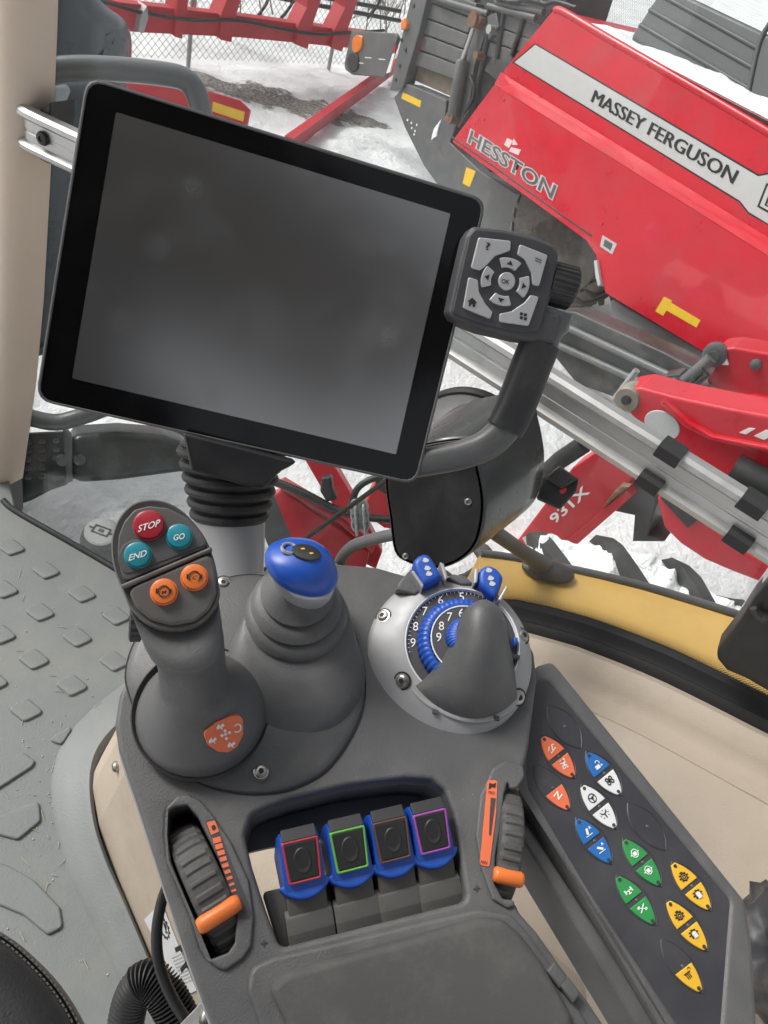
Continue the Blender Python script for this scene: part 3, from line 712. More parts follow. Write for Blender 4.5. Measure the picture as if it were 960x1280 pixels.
for nm, cc, pp in LVC:
    c = PC.l(*z4(pp)[0], .010)
    t = thing('paddle_lever', PC.up((c.x, c.y, -.03)), f'blue paddle lever with a {nm} framed black pad in the armrest pocket', 'lever', 'paddle levers in the armrest pocket')
    lever_parts(c, mat('lever_frame_'+nm, cc, .4, var=.05), t)
# ------------------------------------------------------------------ multifunction joystick
def tocam(p): return (CAM-V(p)).normalized()
jc = PC.w(205, 700, .115)
PJ = Pl(jc, tocam(jc)*.62 + PC.n*.38 + PC.v*-.05, RT)
js = thing('multifunction_joystick', PC.w(253, 890, 0), 'grey multifunction joystick with red, teal and orange buttons', 'joystick')
def ringl(c, rx, ry, pl=PC, tilt=0, n=40, sq=2.0):
    """ellipse ring in PC-local coordinates round local point c"""
    out = []
    for k in range(n):
        a = 2*math.pi*k/n; ca, sa = math.cos(a), math.sin(a)
        x = rx*math.copysign(abs(ca)**(2/sq), ca); y = ry*math.copysign(abs(sa)**(2/sq), sa)
        out.append(V((c[0]+x, c[1]+y*math.cos(tilt), c[2]+y*math.sin(tilt))))
    return out
def pr(cx, cy, h, wpx):
    """local point and half width in metres for a half width in pixels"""
    c = PC.l3(cx, cy, h); d = (PC.w(cx, cy, h)-CAM).dot(FW); return c, wpx*d/FPX
# dome and stem as one surface
rows = [(253, 893, 0, 80, 1), (253, 893, .004, 81.5, 1), (253, 890, .010, 80, 1), (253, 885, .018, 76, 1), (252, 878, .025, 68, 1), (249, 869, .034, 55, 1), (245, 857, .044, 45.5, .98), (242, 845, .054, 41.5, .95), (240, 830, .065, 41, .92), (237, 812, .077, 42.5, .98), (230, 794, .087, 47, 1.05)]
rings = []
for i, (x, y, h, wd, k) in enumerate(rows):
    c, r = pr(x, y, h, wd); rings.append(ringl(c, r, r*k*(1 if i < 6 else .95), tilt=-.02*i, sq=2.0 if i < 7 else 2.25))
hd = [(187, 623), (165, 628), (148, 645), (139, 668), (138, 690), (142, 712), (152, 738), (163, 762), (185, 782), (215, 790), (245, 784), (266, 766), (275, 745), (273, 722), (267, 695), (257, 671), (243, 652), (228, 637), (208, 626)]
Lh = cr(PJ.ls(hd), 12); ch_ = sum(Lh, V((0, 0)))/len(Lh)
for k_, hh_ in ((.985, -.009),):
    W_ = [PJ.up((*(ch_+(p-ch_)*k_), hh_)) - PC.O for p in Lh]; Q_ = [V((p.dot(PC.u), p.dot(PC.v), p.dot(PC.n))) for p in W_]
    cq = sum(Q_, V((0, 0, 0)))/len(Q_); row = []
    for k in range(40):
        a = 2*math.pi*k/40
        row.append(min(Q_, key=lambda p: abs((math.atan2(p.y-cq.y, p.x-cq.x)-a+math.pi) % (2*math.pi)-math.pi)))
    rings.append(row)
dense = []
for col_ in zip(*rings): dense.append(cr(list(col_), 3, False))
stem_o = add('stem', loft([list(r) for r in zip(*dense)], True, True, True, 70), PSTICK, js, PC.M)
c, r = pr(253, 893, 0, 82)
add('dome_gap', lathe([(r*.94, .0095), (r*1.0, .0118), (r*1.02, .0105), (r*1.0, .0085), (r*.94, .009)], 56, ring=True), BLKM, js, PC.at((c.x, c.y, 0)))
# parting seam down the stem
seam = [PC.w(*p) for p in ((252, 770, .1045), (253, 800, .089), (254, 830, .076), (255, 850, .0655), (262, 870, .057), (270, 888, .047))]
# head
hd = [(187, 623), (165, 628), (148, 645), (139, 668), (138, 690), (142, 712), (152, 738), (163, 762), (185, 782), (215, 790), (245, 784), (266, 766), (275, 745), (273, 722), (267, 695), (257, 671), (243, 652), (228, 637), (208, 626)]
L = cr(PJ.ls(hd), 4)
if area(L) < 0: L.reverse()
hr_ = []
cj = sum(L, V((0, 0)))/len(L)
for k, h in ((.80, -.022), (.90, -.02), (.97, -.016), (1.0, -.011), (1.0, -.006), (.985, -.0015), (.955, .0)):
    hr_.append([V((*(cj+(p-cj)*k), h)) for p in L])
hr_.append([V((*(cj+(p-cj)*.9), -.0012)) for p in L])
add('head', loft(hr_, True, True, True, 38), PHEAD, js, PJ.M)
up_ = [(187, 632), (168, 637), (155, 652), (148, 670), (147, 690), (150, 712), (155, 728), (262, 683), (250, 664), (236, 648), (210, 635)]
part('upper_face', PJ, up_, -.003, .0008, PHEAD, js, bev=.001, fil=.006)
lo_ = [(158, 736), (264, 690), (270, 715), (271, 742), (262, 762), (244, 777), (215, 782), (188, 775), (170, 760)]
part('lower_face', PJ, lo_, -.003, .0026, PHEAD, js, bev=.0022, fil=.01)
part('ridge', PJ, [(150, 731), (264, 683), (266, 688), (153, 737)], -.002, .0036, PHEAD, js, bev=.0012, fil=.001)
part('button_well', PJ, z1((90, 320), (70, 260), (90, 215), (130, 195), (180, 215), (240, 170), (290, 140), (345, 185), (370, 215)), -.002, .0014, PSTICK, js, bev=.0005, fil=.006)
def jbutton(px, rpx, h0, m, txt, wv=None, hv=(1.5, -7), icon=None):
    c = PJ.l(*px, h0); r = rpx*(PJ.w(*px)-CAM).dot(FW)/FPX
    Mx = PJ.at((c.x, c.y, h0))
    ring = add('button', lathe([(r*1.12, -.002), (r*1.12, .0006), (r*1.04, .0009), (r*1.0, .0006), (r, .0034), (r*.95, .0044), (r*.82, .0048), (0, .0049)], 40), m, js, Mx)
    if txt: word('lettering', txt, PJ, px, wv, hv, h0+.0052, WHT, ring, .012)
    return ring, Mx, r
jbutton((186.5, 657), 17.5, .001, CRIM, 'STOP', (27, -8), (2, -9))
jbutton((224, 671), 14.5, .0015, TEAL, 'GO', (14, -2.5), (1, -7.5))
jbutton((172.5, 694), 15, .0015, TEAL, 'END', (22, -6.5), (1.5, -8))
for px, kind in (((205, 740), 'M'), ((243, 722), 'C')):
    b, Mx, r = jbutton(px, 15, .0022, ORG, None)
    a0, a1 = (0, 2*math.pi) if kind == 'M' else (rad(-50), rad(230))
    ic = [V((.0033*math.cos(a0+(a1-a0)*k/30), .0033*math.sin(a0+(a1-a0)*k/30), .0054)) for k in range(31)]
    add('icon', tube(ic, .0004, 6), INK, b, Mx)
    word('icon', kind, PJ, px, (5, -1.2), (.8, -4.5), .0073, INK, b, .01)
    for s in (-1, 1): add('icon', box((s*.0040-.0006, -.0012, .005), (s*.0040+.0006, .0014, .0055)), INK, b, Mx)
# thumb roller and orange lamp on the left flank
tw = PC.w(170, 778, .085)
add('roller', moved(lathe([(0.001, -.004), (.010, -.004), (.0115, -.003), (.0115, .003), (.010, .004), (0.001, .004)], 60, rf=lambda a, k: 1+.05*(math.sin(a*20) > 0) if 1 < k < 4 else 1), MX.Identity(4)), BLKR, js,
    MX.Translation(tw) @ (tocam(tw).cross(V((0, 0, 1)))).to_track_quat('Z', 'Y').to_matrix().to_4x4())
part('flank_lamp', Pl(PC.w(176, 780, .086), tocam(PC.w(176, 780, .086)), RT), [(173, 768), (178, 771), (181, 792), (175, 786)], -.003, .0012, ORG, js, bev=.0005, fil=.001)
# orange pictogram sticker on the dome
sp, sn = surf(stem_o, 279, 917)
PS = Pl(sp, sn, RT)
stk = part('pictogram_sticker', PS, z1((360, 845), (400, 808), (450, 788), (480, 785), (490, 800), (490, 850), (470, 890), (440, 908), (405, 905), (375, 885)), -.004, .0012, ORGS, js, fil=.003)
for a, b in (((432, 848), 0), ((420, 852), 1), ((445, 843), 1), ((430, 836), 1), ((435, 862), 1)):
    (x, y), = z1(a); part('pictogram', PS, [(x-2.2, y+.4), (x-.2, y-2.2), (x+2.2, y-.4), (x+.2, y+2.2)], 0, .0017, WHT, stk)
for cx, cy in ((415, 822), (452, 882), (390, 868)):
    (x, y), = z1((cx, cy)); part('pictogram', PS, [(x-5, y+2), (x-2.5, y-3), (x, y-.5), (x+3, y-4), (x+5, y-1), (x+2, y+1), (x+3, y+4), (x-1, y+2.2), (x-4, y+4)], 0, .0017, WHT, stk)
(x, y), = z1((468, 825)); qq = PS.l(x, y)
add('pictogram', tube([V((qq.x+.0026*math.cos(rad(a)), qq.y+.0026*math.sin(rad(a)), 0.0015)) for a in range(-140, 141, 14)], .0005, 6), WHT, stk, PS.M)

# ------------------------------------------------------------------ blue-topped cross lever
bj = thing('cross_lever', PC.w(372, 815, 0), 'blue knobbed lever in ribbed grey rubber boot', 'joystick')
base_rows = [(368, 838, .003, 90, 1.02), (368, 832, .009, 86, 1.0), (369, 824, .0135, 81, 1.0), (371, 806, .0175, 76, 1.0), (373, 790, .0205, 69, 1), (373, 784, .021, 66, 1)]
rings = []
for x, y, h, wd, k in base_rows:
    c, r = pr(x, y, h, wd); rings.append(ringl(c, r, r*k))
add('collar', loft(rings, False, True, True, 60), PSTICK, bj, PC.M)
boot = [(373, 776, .021, 66), (373, 775, .0215, 62), (372, 770, .022, 62), (371, 767, .0245, 64), (371, 764, .027, 62), (371, 762, .030, 58), (371, 760, .0305, 50), (371, 757, .0315, 55), (371, 754, .034, 57), (371, 751, .0365, 54), (371, 748, .039, 49), (372, 746, .0395, 42), (372, 744, .041, 45), (372, 741, .0435, 46), (373, 735, .047, 40), (374, 731, .052, 30), (375, 731, .058, 22), (376, 724, .064, 20)]
rings = []
for x, y, h, wd in boot:
    c, r = pr(x, y, h, wd); rings.append(ringl(c, r, r*.98))
add('boot', loft(rings, False, True, True, 50), PSTICK, bj, PC.M)
kc = PC.w(378, 712, .076); dk = (kc-CAM).dot(FW)/FPX
KX = RT; KY = (PC.n*.8+UP*.5).normalized(); KZ = KX.cross(KY).normalized(); KX = KY.cross(KZ).normalized()
KM = MX(((KX.x, KY.x, KZ.x, kc.x), (KX.y, KY.y, KZ.y, kc.y), (KX.z, KY.z, KZ.z, kc.z), (0, 0, 0, 1)))
def knob(y0, y1, rows):
    out = []
    for y, r, sx in rows:
        ring = []
        for k in range(40):
            a = 2*math.pi*k/40; ca, sa = math.cos(a), math.sin(a)
            px_ = r*ca*(1.0 if ca > 0 else 1.0)+sx
            sk_ = -.30 if y < 8 else -.30+.20*min(1, (y-8)/24); ring.append(V((px_*dk, (y+sk_*px_)*dk, r*.92*sa*dk)))
        out.append(ring)
    return loft(out, True, True, True, 60)
add('cap', knob(0, 0, [(-8, 40, -1), (-7, 43, -1), (-2, 45.5, -1), (5, 46, -1), (13, 44, -1), (21, 39, 0), (27, 32, 1), (32, 22, 2), (34.5, 12, 2), (35.2, 3, 2)]), BLUE, bj, KM)
add('underside', knob(0, 0, [(-46, 16, 3), (-43, 24, 3), (-36, 32, 2), (-26, 38, 1), (-14, 42, 0), (-8.5, 42.2, -1), (-7, 40, -1)]), SILVL, bj, KM)
kt = kc + KY*(30.5*dk); PK0 = Pl(PC.w(386, 684, .076)*.0 + kc + KY*dk*34.3, (KY*.96+KX*.17), KX)
add('key_plate', lathe([(.0086, -.002), (.0086, .0007), (.008, .001), (0, .001)], 32), BLKR, bj, PK0.at((4*dk, -7*dk, 0)) @ MX.Diagonal((1.15, .9, 1, 1)))
add('key_ring', lathe([(.004, 0), (.0047, .0008), (.0055, .0008), (.006, -.001)], 28, ring=True), SILVL, bj, PK0.at((-17*dk, -4*dk, -.001)))
for dx, dy in ((-1, -4), (10, -9)):
    add('key_mark', box((-.0013, -.0007, .0008), (.0013, .0007, .0012)), YELB, bj, PK0.at((dx*dk, dy*dk, 0)) @ MX.Rotation(.5, 4, 'Z'))

# ------------------------------------------------------------------ hitch control dial
dcn = PC.w(562, 817, .004)
PD = Pl(dcn, PC.n*.74 + tocam(dcn)*.4, RT)
di = thing('hitch_dial', dcn, 'round silver control dial with blue ribbed wheels under a grey hood', 'dial')
c0_ = PD.l(562, 818, 0); R_ = 104*(PD.w(562, 818)-CAM).dot(FW)/FPX
ci = PD.l(578, 804, .013); Ri = 72*(PD.w(578, 804, .013)-CAM).dot(FW)/FPX
def cone_ring(spec, n=72):
    rings = []
    for cc, r, h in spec: rings.append([V((cc.x+r*math.cos(2*math.pi*k/n), cc.y+r*math.sin(2*math.pi*k/n), h)) for k in range(n)])
    return rings
def lerp(a, b, t): return a*(1-t)+b*t
spec = [(c0_, R_, -.012), (c0_, R_*1.0, .0), (c0_, R_*.985, .0018), (lerp(c0_, ci, .12), lerp(R_, Ri, .14), .0035), (lerp(c0_, ci, .55), lerp(R_, Ri, .55), .0095), (lerp(c0_, ci, .93), lerp(R_, Ri, .93), .0135), (ci, Ri, .0135), (ci, Ri*.985, .012)]
add('ring', loft(cone_ring(spec), True, False, True, 30), SILV, di, PD.M)
add('bowl', loft(cone_ring([(ci, Ri*.99, .0132), (ci, Ri*.97, .0105), (ci, Ri*.70, .0115), (ci, Ri*.69, .004), (ci, .001, .004)]), False, True, True, 30), PGD, di, PD.M)
DM = PD.at((ci.x, ci.y, 0))
add('scale_line', lathe([(Ri*.965, .0112), (Ri*.99, .0142), (Ri*1.005, .0142), (Ri*1.01, .013)], 72, ring=True), WHT, di, DM)
rib = lambda n, a_: (lambda a, k: 1+a_*math.sin(a*n+k*.5) if 1 <= k <= 5 else 1)
add('outer_wheel', lathe([(Ri*.76, .006), (Ri*.79, .012), (Ri*.78, .017), (Ri*.73, .0215), (Ri*.66, .0235), (Ri*.60, .023), (Ri*.58, .016), (Ri*.58, .006)], 216, rf=rib(48, .022), ang=60, ring=True), BLUE, di, DM)
add('inner_plate', lathe([(Ri*.59, .012), (Ri*.59, .024), (Ri*.57, .0252), (Ri*.34, .0258), (Ri*.34, .012)], 64, ring=True), PGD, di, DM)
add('scale_line', lathe([(Ri*.565, .0251), (Ri*.575, .0257), (Ri*.59, .0256), (Ri*.592, .0248)], 64, ring=True), WHT, di, DM)
add('inner_wheel', lathe([(Ri*.335, .02), (Ri*.34, .028), (Ri*.33, .032), (Ri*.29, .035), (Ri*.2, .0365), (0.001, .0368)], 180, rf=rib(36, .03), ang=60), BLUE, di, DM)
def num(s, rr, adeg, h, par=di):
    a = rad(adeg); cx, cy = ci.x+rr*math.cos(a), ci.y+rr*math.sin(a)
    cu = text_me(s, PD, (578, 804), (6.5, 0), (0, -11), h); q = PD.l(578, 804, h)
    for v in cu.vertices: v.co = (v.co.x-q.x+cx, v.co.y-q.y+cy, h)
    add('numeral', cu, WHT, par, PD.M)
for s, a in (('5', 86), ('6', 112), ('7', 136), ('8', 158), ('9', 178)): num(s, Ri*.86, a+2, .0119)
for s, a in (('5', 70), ('6', 94), ('7', 122), ('8', 150), ('9', 176)): num(s, Ri*.455, a+2, .0261)
for k in range(30):
    a = rad(60+130*k/29); L_ = .035 if k % 5 else .06
    r1, r2 = Ri*.955, Ri*(.955-L_*.9); add('tick', mesh([(ci.x+r*math.cos(a+t/r), ci.y+r*math.sin(a+t/r), .0118+.0003*(r > Ri*.9)) for r, t in ((r2, -.00018), (r1, -.00018), (r1, .00018), (r2, .00018))], [(0, 1, 2, 3)], 0), WHT, di, PD.M)
# hood: smooth shark-fin cover
rows_ = [((300, 612), (530, 735), (722, 660), .010, .010), ((345, 578), (545, 693), (723, 622), .016, .021), ((400, 522), (560, 622), (718, 565), .022, .034), ((445, 455), (573, 530), (708, 495), .028, .045),
         ((475, 392), (583, 440), (692, 425), .034, .052), ((492, 338), (588, 350), (682, 356), .040, .055), ((510, 300), (590, 290), (668, 308), .043, .054), ((535, 277), (593, 258), (648, 283), .044, .049), ((556, 268), (596, 254), (632, 272), .043, .045)]
def arc(L_, Mi, R__, hl, hm, n=14):
    A, B, C_ = PD.l3(*z2(L_)[0], hl), PD.l3(*z2(Mi)[0], hm), PD.l3(*z2(R__)[0], hl)
    Q = B*2-(A+C_)*.5
    return [A*(1-t)**2+Q*2*t*(1-t)+C_*t*t for t in (k/n for k in range(n+1))]
AR = [arc(*r) for r in rows_]
DN = [cr(list(c), 4, False) for c in zip(*AR)]
ho = add('hood', loft([list(r) for r in zip(*DN)], False, False, False, 80), PSTICK, di, PD.M)
md = ho.modifiers.new('thick', 'SOLIDIFY'); md.thickness = .003; md.offset = -1
part('hood_base', PD, z2((296, 612), (345, 668), (400, 702), (470, 733), (545, 748), (625, 740), (700, 703), (732, 655), (720, 610), (540, 560), (330, 585)), .004, .0115, SILV, di, bev=.002, smooth=True)
for a in ((400, 697), (645, 722)):
    (x, y), = z2(a); part('notch', PD, [(x-4, y-2), (x+3, y), (x+3, y+5), (x-4, y+3)], .008, .0125, PGD, di)
# tabs in silver brackets
for pts, br, tilt in ((((310, 112), (325, 82), (350, 69), (375, 76), (395, 105), (420, 150), (412, 172), (360, 195), (338, 182)), (((298, 140), (312, 136), (352, 195), (346, 212)), ((414, 102), (432, 110), (447, 160), (438, 180))), 0),
                      (((575, 190), (572, 150), (585, 125), (612, 115), (645, 128), (667, 155), (668, 180), (640, 243), (600, 218)), (((555, 128), (572, 132), (566, 185), (552, 190)), ((682, 196), (690, 206), (658, 262), (648, 252))), 0)):
    part('tab', PD, z2(*pts), .006, .024, BLUE, di, bev=.004, smooth=True)
    for q in br: part('bracket', PD, z2(*q), -.004, .024, SILVL, di, bev=.001, fil=.0008)
    cx = sum(p[0] for p in pts)/len(pts); cy = sum(p[1] for p in pts)/len(pts)
    for dx, dy in ((-10, -32), (2, 0), (12, 22)):
        (x, y), = z2((cx+dx*.6, cy+dy)); part('pictogram', PD, [(x-4, y+1), (x-2, y-3), (x+1.5, y-2), (x+4.5, y+.5), (x+2, y+3.2), (x-2.5, y+3)], .0238, .0245, LGS, di, fil=.0006)
# shoulder wedges and the small blue pointer
part('shoulder', PD, z2((250, 185), (300, 130), (345, 210), (320, 235), (240, 215)), -.004, .012, PG, di, bev=.002)
part('shoulder', PD, z2((445, 165), (470, 150), (520, 160), (552, 190), (500, 195)), .002, .014, PG, di, bev=.002)
part('pointer', PD, z2((712, 405), (728, 405), (728, 425), (712, 440)), .01, .019, BLUE, di, bev=.001)
part('pointer', PD, z2((700, 470), (738, 475), (736, 490), (704, 490)), .01, .019, PGD, di, bev=.001)
for a in ((190, 322), (265, 580), (745, 400), (728, 645)):
    (x, y), = z2(a); h = .0075
    for _ in range(4):
        q = PD.l(x, y, h); t = (R_-(q-lerp(c0_, ci, .5)).length)/(R_-Ri); h = .002+.0115*max(0, min(1, t))
    e_ = (q-ci).normalized(); nn = (PD.u*e_.x+PD.v*e_.y)*.5+PD.n*.87
    Mx = MX.Translation(PD.up((q.x, q.y, h+.0004))) @ nn.to_track_quat('Z', 'Y').to_matrix().to_4x4() @ MX.Diagonal((.72, .72, .72, 1))
    add('screw_well', lathe([(.0095, -.001), (.0095, .0006), (0.0001, .0008)], 28), BLKM, di, Mx)
    s_ = add('screw', scr, CHR, di, Mx); add('socket', starm, BLKM, s_, Mx)
# ------------------------------------------------------------------ membrane button panel right of the armrest
PB = Pl(PC.w(780, 1040, -.02), PC.n, PC.u)
bp = thing('button_panel', PB.up((0, 0, -.03)), 'long grey button panel with orange, blue, white, green and yellow keys', 'control panel')
tray = z5((108, 60), (150, 30), (196, 16), (235, 60), (870, 850), (895, 1000), (925, 1500), (700, 1500), (95, 470), (85, 400))
face = z5((134, 105), (150, 90), (188, 92), (815, 850), (806, 960), (772, 1400), (716, 1400), (97, 462), (120, 300))
part('tray', PB, tray, -.03, 0, PG, bp, bev=.004, fil=.006, holes=[face])
part('faceplate', PB, z5((125, 80), (192, 82), (825, 850), (780, 1420), (700, 1420), (88, 462)), -.022, -.0018, PAN, bp)
part('channel', PB, z5((92, 455), (105, 480), (750, 1460), (640, 1460), (75, 540)), -.05, -.020, BLK, bp, bev=.002)
part('side_rail', PB, z5((75, 545), (95, 562), (690, 1460), (600, 1460), (82, 620)), -.06, -.012, PG, bp, bev=.003)
def vesica(A, B, wpx, lo=0., hi=1., n=14, inset=0):
    """eye-shaped outline between tips A and B (pixels); lo..hi cuts a slice across"""
    a, b = V(A), V(B); d = b-a; nrm = V((-d.y, d.x)).normalized(); out = []
    for sgn in (1, -1):
        rng = [lo+(hi-lo)*k/n for k in range(n+1)]
        for t in (rng if sgn > 0 else rng[::-1]):
            wd = wpx*(max(0, 1-(2*t-1)**2))**.86
            p = a + d*t + nrm*sgn*(wd-inset if wd > inset else 0); out.append((p.x, p.y))
    return out
FH = -.0018
def eye(A, B, halves, wpx=13.2):
    A, B = z5(A)[0], z5(B)[0]
    rim = vesica(A, B, wpx+2.2)
    me = tube([PB.l3(*p, FH) for p in rim], .0006, 6)
    add('key_rim', me, PAN, bp, PB.M)
    part('key_blank', PB, vesica(A, B, wpx+1.2, .02, .98), FH-.001, FH+.0007, PAN, bp, bev=.0005)
    mid = V(A)*.5+V(B)*.5; q = PB.l(mid.x, mid.y, FH)
    add('key_lamp', lathe([(.0011, .0002), (.0011, .0011), (.0007, .0014), (0, .0015)], 12), DGR, bp, PB.at((q.x, q.y, FH)))
    ax = (V(B)-V(A)).normalized(); px_ = V((-ax.y, ax.x))
    for (lo, hi), spec in zip(((.045, .455), (.545, .955)), halves):
        if spec is None: continue
        m, icon, im = spec
        k = part('key', PB, vesica(A, B, wpx-.6, lo, hi), FH, FH+.0016, m, bp, bev=.0006)
        h = FH+.0018; t = (.31 if lo < .3 else .66); c = V(A)+(V(B)-V(A))*t
        tip = V(A)+(V(B)-V(A))*(.09 if lo < .3 else .91)
        q = PB.l(tip.x, tip.y, h); add('key_stud', lathe([(.0013, -.0004), (.0013, .0002), (0, .0003)], 12), DGR2 if m is not WHTB else DGR2, k, PB.at((q.x, q.y, h)))
        def P(x, y): v = c + px_*-x*1.0 + ax*y; return (v.x, v.y)    # icon space: x right, y down the key
        def poly(*pts, mm=None): part('icon', PB, [P(*p) for p in pts], h-.0004, h+.0002, mm or im, k)
        def ring(r, w_, x=0, y=0, a0=0, a1=360):
            cc = PB.l(*P(x, y), h); s = (PB.w(*P(x, y), h)-CAM).dot(FW)/FPX
            add('icon', tube([V((cc.x+r*s*math.cos(rad(a)), cc.y+r*s*math.sin(rad(a)), h)) for a in range(a0, a1+1, 15)], w_*s/2, 5), im, k, PB.M)
        def bar(x0, y0, x1, y1, w_=1.3):
            d = V((x1-x0, y1-y0)); n_ = V((-d.y, d.x)).normalized()*w_/2
            poly((x0+n_.x, y0+n_.y), (x1+n_.x, y1+n_.y), (x1-n_.x, y1-n_.y), (x0-n_.x, y0-n_.y))
        if icon in ('TMS', 'N'):
            word('lettering', icon, PB, (c.x, c.y), ((6.5, 12) if icon == 'TMS' else (7, 5)), ((6.5, -3.2) if icon == 'TMS' else (5, -7)), h+.0003, im, k, .02)
        elif icon == 'arm': bar(-4, 4, 5, 1.5); bar(0, 2, 3, -4); bar(3, -4, 5.5, -3); bar(-5, 0, -1, -4, 1)
        elif icon == 'lock': poly((-3.5, 0), (2.5, 0), (2.5, 5), (-3.5, 5)); ring(2.6, 1.2, 2, -2, 0, 200); bar(3.5, 3, 6, 3); bar(4.8, 1.8, 4.8, 4.4)
        elif icon == 'clover':
            for dx, dy in ((-2.6, -2.4), (2.6, -2.4), (-2.6, 2.4), (2.6, 2.4)): ring(1.9, 1.7, dx, dy)
            bar(-3, 0, 3, 0, 2); bar(0, -3, 0, 3, 2)
        elif icon == 'wheel': ring(5.2, 1.3); bar(0, 0, 0, 5); bar(0, 0, -4.4, -2.4); bar(0, 0, 4.4, -2.4); ring(1.2, 1.2)
        elif icon == 'star':
            for a in (90, 210, 330): bar(0, 0, 4.6*math.cos(rad(a)), 4.6*math.sin(rad(a)))
            for a in range(0, 360, 45): bar(4.6*math.cos(rad(a)), 4.6*math.sin(rad(a)), 6*math.cos(rad(a)), 6*math.sin(rad(a)), .8)
        elif icon in ('ramp', 'ramp2'):
            bar(-4.5, 5, 5, 5, 1); bar(-1, 3.4, 2, -4, 2.6) if icon == 'ramp' else bar(-2, -2.6, 3.2, 3, 2.8)
            bar(4.6, -1, 6, -4.4, .8); bar(6, -4.4, 7, -1, .8)
        elif icon == 'tank': ring(4.6, 1.1); poly((-2.2, -2), (2.2, -2), (2.2, 3), (-2.2, 3)); bar(-4.5, 0, -6, 0); bar(4.5, 0, 6, 0)
        elif icon == 'axle': bar(-4.5, -3, -4.5, 3, 1.6); bar(4.5, -3, 4.5, 3, 1.6); bar(-4.5, 0, 4.5, 0); bar(0, 0, 0, 4); bar(-2, 4, 2, 4)
        elif icon == 'cross': bar(-5, -4, 5, 4, 1.2); bar(-5, 4, 5, -4, 1.2); bar(-5, -1.5, -2, -4.5, 1.6); bar(2.2, 4.6, 5, 1.8, 1.6)
        elif icon in ('gear', 'gear2'):
            ring(4.0, 1.6)
            for a in range(0, 360, 45): bar(4.2*math.cos(rad(a)), 4.2*math.sin(rad(a)), 6.2*math.cos(rad(a)), 6.2*math.sin(rad(a)), 2.0)
            if icon == 'gear': ring(1.8, 1.4); poly((-2, -7), (2, -7), (1.6, -4), (-1.6, -4))
            else: part('icon', PB, [P(*p) for p in ((-2, -2), (3.4, -2), (3.4, 6), (-2, 6))], h-.0003, h+.0006, WHTB, k)
        elif icon == 'bucket': poly((-4.5, -3.6), (4.5, -3.6), (4.5, -2.2), (-4.5, -2.2)); [bar(x, -1.6, x, 5, 1.1) for x in (-2.6, -.4, 1.8)]; ring(2, .9, 4.6, -5.5, 0, 200)
O_, B_, W_, G_, Y_ = (lambda i: (ORGS, i, WHT)), (lambda i: (BLUB, i, WHT)), (lambda i: (WHTB, i, INK)), (lambda i: (GRNB, i, WHT)), (lambda i: (YELB, i, INK))
eye((180, 172), (296, 320), (None, None))
eye((158, 276), (275, 425), (O_('arm'), O_('TMS')))
eye((134, 380), (258, 538), (None, O_('N')))
eye((313, 332), (437, 485), (B_('lock'), W_('clover')))
eye((296, 446), (421, 602), (W_('wheel'), W_('star')))
eye((278, 562), (404, 724), (B_('ramp'), B_('ramp2')))
eye((458, 512), (590, 675), (None, None))
eye((441, 634), (576, 802), (G_('tank'), G_('tank')))
eye((418, 762), (557, 937), (G_('axle'), G_('cross')))
eye((611, 715), (749, 886), (Y_('gear'), Y_('gear2')))
eye((594, 847), (737, 1027), (Y_('gear'), Y_('gear2')))
eye((574, 985), (719, 1173), (None, Y_('bucket')))
# ------------------------------------------------------------------ touchscreen monitor
def camdir(v): return (RT*v[0] - UP*v[1] + FW*v[2]).normalized()
e1, e2 = camdir((4575, 976, FPX)), camdir((-1364, 5792, FPX))       # its edges' vanishing points
PM = Pl(at(330, 350, .60), e2.cross(e1) if e2.cross(e1).dot(FW) < 0 else e1.cross(e2), e1)
mon = thing('touchscreen_monitor', PM.w(290, 560, -.03), 'large black touchscreen monitor, switched off, above the armrest', 'monitor')
corn = [(109, 96), (608, 250), (520, 606), (45, 500)]
part('housing', PM, corn, -.026, -.002, BLK, mon, bev=.006, fil=.013, href=-.010)
add('rim', prism([rnd(PM.ls(corn), .012), rnd(PM.ls([(111.5, 100), (604.5, 252.5), (518, 602.5), (48.5, 498)]), .011)], -.008, .0008, .0006), PG, mon, PM.M, wn=True)
part('border_glass', PM, [(111, 99.5), (605, 252), (518, 603), (48, 498.5)], -.006, 0, SCRB, mon, fil=.011)
part('screen', PM, [(145, 140), (563, 267), (495, 568), (90, 473)], -.002, .0004, SCR, mon, fil=.0012)

# ------------------------------------------------------------------ keypad with grip handle
PK = Pl(PM.w(632, 352, .018), PM.n, PM.u)
kp = thing('control_keypad', PK.w(632, 352, -.02), 'dark grey keypad grip with silver keys and ribbed knob beside the screen', 'keypad')
body = k3((222, 84), (300, 92), (385, 112), (428, 132), (440, 155), (432, 220), (408, 300), (448, 300), (446, 330), (430, 385), (345, 372), (250, 350), (170, 318), (162, 300), (180, 215), (205, 110))
part('body', PK, body, -.03, 0, PGD, kp, bev=.004, fil=.006)
part('face', PK, k3((228, 92), (300, 99), (380, 118), (424, 138), (432, 156), (424, 220), (392, 335), (385, 345), (345, 352), (250, 332), (176, 306), (172, 296), (190, 215), (214, 108)), -.002, .0015, PGD, kp, bev=.0012, fil=.004)
KH = .0035
def key(pts, fil=.0018): return part('key', PK, k3(*pts), 0, KH, KEYS, kp, bev=.0008, fil=fil)
kTL = key(((237, 113), (318, 122), (316, 146), (278, 160), (254, 186), (240, 196), (218, 190)))
kTR = key(((340, 130), (410, 158), (388, 236), (372, 232), (370, 205), (352, 168), (334, 156)))
kBL = key(((212, 212), (235, 220), (238, 250), (254, 280), (272, 300), (266, 318), (198, 290)))
kBR = key(((290, 304), (320, 298), (352, 276), (367, 257), (388, 262), (362, 335), (289, 325)))
kc_ = (304, 224)
